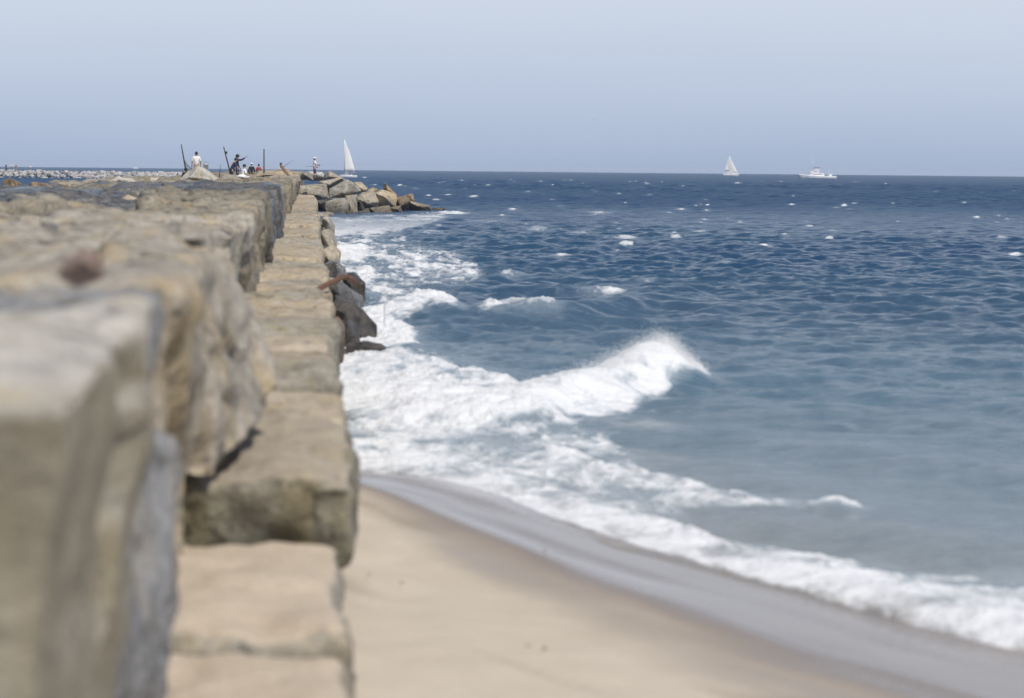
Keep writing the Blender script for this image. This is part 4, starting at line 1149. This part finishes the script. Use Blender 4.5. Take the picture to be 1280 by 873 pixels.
rod_grip = [((-.20, .12, -.26), (-.08, .36, -.30)), ((.20, .12, -.26), (.08, .36, -.26))]
person(foot_at(245.5, 188.5, 140, 1.78), R(6), 'man in loose white shirt seen from behind above the pyramid rock', 'white_cloth', 'khaki', 'stand', sleeves=.5)
person(foot_at(228, 209.5, 143, 1.19), R(-60), 'small person in black hunched beside the left leaning pole', 'black', 'black', 'sit', lean=.35, sleeves=1.0)
person(foot_at(289, 198.5, 136, 1.60), R(-70), 'stooping person in navy jacket and dark shorts beside the leaning rod', 'navy', 'black', 'stand', lean=.45, sleeves=1.0, long_legs=False)
person(foot_at(296.5, 194, 141, 1.70), R(-90), 'person in dark cap raising an arm, behind the navy jacket', 'navy', 'navy', 'stand', hat='black', sleeves=1.0,
       arms=[((-.25, .02, -.27), (-.22, .16, -.48)), ((.22, .28, .02), (.16, .50, .16))])
person(foot_at(303, 205.5, 139, 1.19), R(-60), 'person in white shirt sitting right of the navy jacket', 'white_cloth', 'khaki', 'sit', lean=.2)
person(foot_at(314.5, 204.5, 205, 1.19), R(10), 'seated person in dark top and white cap left of the red one', 'black', 'khaki', 'sit', hat='white_cloth', sleeves=1.0)
person(foot_at(323.5, 205.5, 215, 1.19), R(-20), 'seated person in red and dark clothes left of the upright post', 'red', 'khaki', 'sit')
person(foot_at(351, 204, 190, 1.19), R(-40), 'seated person in white top above the leaning plank', 'white_cloth', 'khaki', 'sit', arms=rod_grip)
man = person(foot_at(393, 196.5, 190, 1.75), R(-75), 'man standing in white cap, white shirt and dark purple shorts', 'white_cloth', 'purple', 'stride', hat='white_cloth', long_legs=False, arms=rod_grip)
far_people = 'tiny people on the far breakwater'
for px, top, lab, ps, hd_y in [(7.5, 'black', 'tiny dark figure leftmost on the far breakwater', 'stand', 205.5), (14.5, 'white_cloth', 'tiny figure in white second from left on the far breakwater', 'stand', 204.5),
                               (20, 'red', 'tiny figure in reddish top on the far breakwater', 'stand', 206), (38, 'white_cloth', 'lone tiny white figure on the far breakwater', 'stand', 206)]:
    person(foot_at(px, hd_y, 655, 1.75), R(180), lab, top, 'khaki' if top != 'black' else 'black', ps, group=far_people)

# ------------------------------------------------------------------ poles, rods and small gear
M['pole'] = plain('dark_weathered_wood', (0.06, 0.045, 0.045), 0.8)
M['plank'] = plain('brown_wood', (0.16, 0.10, 0.065), 0.8)
M['rod'] = plain('black_rod', (0.02, 0.02, 0.022), 0.4)
M['rust'] = plain('rusty_iron', (0.13, 0.065, 0.04), 0.85, 0.4, 9)
M['bucket'] = plain('white_plastic', (0.78, 0.78, 0.78), 0.4, 0.03)
M['net'] = plain('dark_netting', (0.07, 0.07, 0.08), 0.8)

def pole(name, a, b, Y, r0, r1, mat, label, cat, group=None, parts=()):
    p, q = at_y(a[0], a[1], Y), at_y(b[0], b[1], Y + .2)
    t = empty(name, p); tag(t, label, cat, group)
    d = q - p
    bm = bmesh.new(); bm_tube(bm, [(0, 0, 0), d * .35, d * .7, d], [r0, r0 * .9, (r0 + r1) / 2, r1], 8); from_bm('shaft', bm, M[mat], True, t)
    return t, d
t, d = pole('hoop_net_pole', (233, 217), (226.5, 180.5), 142, .05, .028, 'pole', 'dark leaning pole with net lines left of the man in white', 'pole', 'poles standing on the jetty')
bm = bmesh.new()
for k in range(7):
    bm_tube(bm, [d * (.55 - .05 * k), Vector((.15 + .13 * k, .1, .02))], .006, 4)
for k in range(5):
    bm_tube(bm, [d * (.12 + .1 * k), Vector((.95 - .18 * k, .1, .03 + .02 * k)).lerp(d * .55, .12 + .1 * k)], .005, 4)
from_bm('net', bm, M['net'], True, t)
t, d = pole('fishing_pole', (288, 217), (279.5, 183.5), 137, .045, .028, 'pole', 'dark leaning pole behind the person in navy', 'pole', 'poles standing on the jetty')
bm = bmesh.new(); bmesh.ops.create_cone(bm, cap_ends=True, segments=10, radius1=.07, radius2=.06, depth=.14, matrix=Matrix.Translation(d * .78 + Vector((.07, 0, 0)))); from_bm('reel', bm, M['rod'], True, t)
t, d = pole('post', (330, 218), (330, 186.5), 170, .05, .042, 'pole', 'upright dark post standing alone on the jetty', 'post')
bm = bmesh.new(); bmesh.ops.create_cone(bm, cap_ends=True, segments=10, radius1=.12, radius2=.09, depth=.12, matrix=Matrix.Translation((0, 0, .04))); from_bm('footing', bm, M['stone'], False, t)
t, d = pole('fishing_rod', (274, 222), (276, 206), 131, .02, .008, 'rod', 'thin dark fishing rod left of the navy jacket', 'fishing rod')
bm = bmesh.new(); bm_tube(bm, [(0, 0, .02), d * .2], .035); from_bm('grip', bm, M['black'], True, t)
# leaning plank
p, q = at_y(365.5, 225, 150), at_y(351, 208, 151)
o = hexa('plank', [Vector(v) for v in [p + Vector((-.10, 0, -.06)), p + Vector((.10, 0, 0)), p + Vector((-.10, .08, -.06)), p + Vector((.10, .08, 0)), q + Vector((-.10, 0, 0)), q + Vector((.10, 0, .06)), q + Vector((-.10, .08, 0)), q + Vector((.10, .08, .06))]], M['plank'], 900, .1, .02, .008, .004)
tag(o, 'brown weathered plank leaning on the stones below the seated person in white', 'plank')
# rod of the standing man
p = man.location
bm = bmesh.new(); a = Vector((0, 0, 0)); bm_tube(bm, [(.10, .05, .0), (-.25, -.1, .02), (-.95, -.4, .06)], [.018, .018, .008], 6)
t = empty('fishing_rod', (p.x + .25, p.y + .05, p.z + 0.93)); tag(t, 'dark fishing rod held level by the standing man', 'fishing rod')
from_bm('blank', bm, M['rod'], True, t)
bm = bmesh.new(); bmesh.ops.create_cone(bm, cap_ends=True, segments=10, radius1=.04, radius2=.04, depth=.06, matrix=Matrix.Translation((-.05, 0, -.05))); from_bm('reel', bm, M['rod'], True, t)
t = empty('fishing_rod', at_y(353, 210, 189.5)); tag(t, 'thin fishing rod pointing up right from the seated person in white', 'fishing rod')
bm = bmesh.new(); bm_tube(bm, [(0, 0, 0), (.45, .1, .35), (.95, .2, .66)], [.02, .014, .006], 6); from_bm('blank', bm, M['rod'], True, t)
bm = bmesh.new(); bm_tube(bm, [(-.06, 0, -.04), (.08, 0, .06)], .028, 6); from_bm('grip', bm, M['black'], True, t)

def bucket(px, py, Y, label):
    t = empty('bucket', at_y(px, py, Y)); tag(t, label, 'bucket')
    bm = bmesh.new()
    prof = [(.001, 0), (.13, 0), (.16, .36), (.172, .36), (.172, .39), (.152, .39), (.122, .02), (.001, .02)]
    rings = [[bm.verts.new((r * math.cos(a / 16 * 2 * math.pi), r * math.sin(a / 16 * 2 * math.pi), z)) for a in range(16)] for r, z in prof]
    for a, b in zip(rings[:-1], rings[1:]):
        for k in range(16): bm.faces.new((a[k], a[(k+1) % 16], b[(k+1) % 16], b[k]))
    from_bm('pail', bm, M['bucket'], True, t)
    bm = bmesh.new(); bm_tube(bm, [(.17 * math.cos(a), .05, .37 + .14 * math.sin(a)) for a in [i / 10 * math.pi for i in range(11)]], .008, 5); from_bm('handle', bm, M['rod'], True, t)
bucket(257.3, 213.5, 138, 'white bucket right of the man in white shirt')

def bag(px, py, Y, w, h, label, seed):
    bm = bmesh.new(); bmesh.ops.create_icosphere(bm, subdivisions=3, radius=1)
    P = np.array([v.co for v in bm.verts])
    n = fbm(P[:, 0] * 2 + seed, P[:, 1] * 2, P[:, 2] * 2, seed=seed, octv=3)
    for v, k in zip(bm.verts, n):
        v.co = Vector((v.co.x * w, v.co.y * w * .6, max(v.co.z, -.4) * h)) * (1 + .35 * k)
    o = from_bm('bag', bm, M['bucket'], True); o.location = at_y(px, py, Y) + Vector((0, 0, .02))
    tag(o, label, 'bag', 'white bags on the rocks')
bag(302.5, 221.5, 131.5, .26, .13, 'larger white plastic bag on the rock at the feet of the seated person in white', 4)
bag(309.5, 222.8, 131, .14, .08, 'smaller white plastic bag right of the larger one', 6)

# rusty rod jutting from the ledge
pts = [at_y(352, 372, 37), at_y(385, 367, 37.5), at_y(398, 362, 38), at_y(412, 354, 38.5), at_y(430, 346, 39), at_y(438, 348, 39.3), at_y(446, 356, 39.6)]
b0 = pts[0].copy()
bm = bmesh.new(); bm_tube(bm, [p - b0 for p in pts], [.02, .025, .045, .05, .05, .045, .06], 8)
o = from_bm('iron_rod', bm, M['rust'], True); o.location = b0
tag(o, 'bent rusty iron rod jutting from the ledge over the surf', 'iron rod')
pts = [at_y(312, 476, 22.6), at_y(335, 471, 22.9), at_y(365, 467, 23.2), at_y(392, 464, 23.4)]
b0 = pts[0].copy()
bm = bmesh.new(); bm_tube(bm, [p - b0 for p in pts], .016, 8)
o = from_bm('iron_rod', bm, M['rust'], True); o.location = b0 
tag(o, 'thin dark iron rod lying across the ledge', 'iron rod')

# gull far over the sea
t = empty('gull', at_y(742, 150, 420)); tag(t, 'lone tiny gull flying over the sea', 'bird')
bm = bmesh.new(); bm_tube(bm, [(-.22, 0, 0), (-.1, 0, .01), (.08, 0, .01), (.2, 0, .03), (.26, 0, .02)], [.02, .06, .065, .04, .012], 8); from_bm('body', bm, M['hull'], True, t)
for s in (-1, 1):
    bm = bmesh.new(); 
    bm_tube(bm, [(.05, s * .04, .03), (.08, s * .3, .14), (-.02, s * .62, .08)], [.05, .04, .01], 6)
    for v in bm.verts: v.co.z = v.co.z * .9
    from_bm('wing', bm, M['alloy'], True, t)

# scraps of weed and shell on the beach
M['weed'] = plain('dried_weed', (0.19, 0.14, 0.10), 0.9, 0.4, 30)
def scrap(px, py, z, w, label, seed):
    rr = random.Random(seed)
    bm = bmesh.new()
    for k in range(9):
        a = rr.random() * 6.283; r = w * rr.uniform(.3, 1)
        p = [Vector((math.cos(a + t * .8) * r * t, math.sin(a + t * .8) * r * t, w * .10 + w * .28 * math.sin(t * 3.1) * rr.random())) for t in (0, .35, .7, 1)]
        bm_tube(bm, p, [w * .09, w * .08, w * .06, w * .02], 5)
    o = from_bm('seaweed', bm, M['weed'], True); q = at_z(px, py, z)
    sz = float(sand_height(np.array([q.x]), np.array([q.y]), shore_dist(np.array([q.x]), np.array([q.y])))[0])
    q = at_z(px, py, sz); o.location = q
    tag(o, label, 'seaweed', 'scraps of seaweed on the sand')
scrap(680, 812, .4, .045, 'scrap of dark seaweed low on the sand near the bottom of the picture', 1)
scrap(660, 808, .4, .026, 'smaller scrap of seaweed just left of the lowest one', 2)
scrap(681, 689, .2, .035, 'scrap of seaweed at the edge of the wet sand', 3)
scrap(501, 730, .5, .04, 'scrap of seaweed on dry sand near the ledge', 4)
scrap(461, 719, .5, .03, 'scrap of seaweed on the sand closest to the ledge', 5)
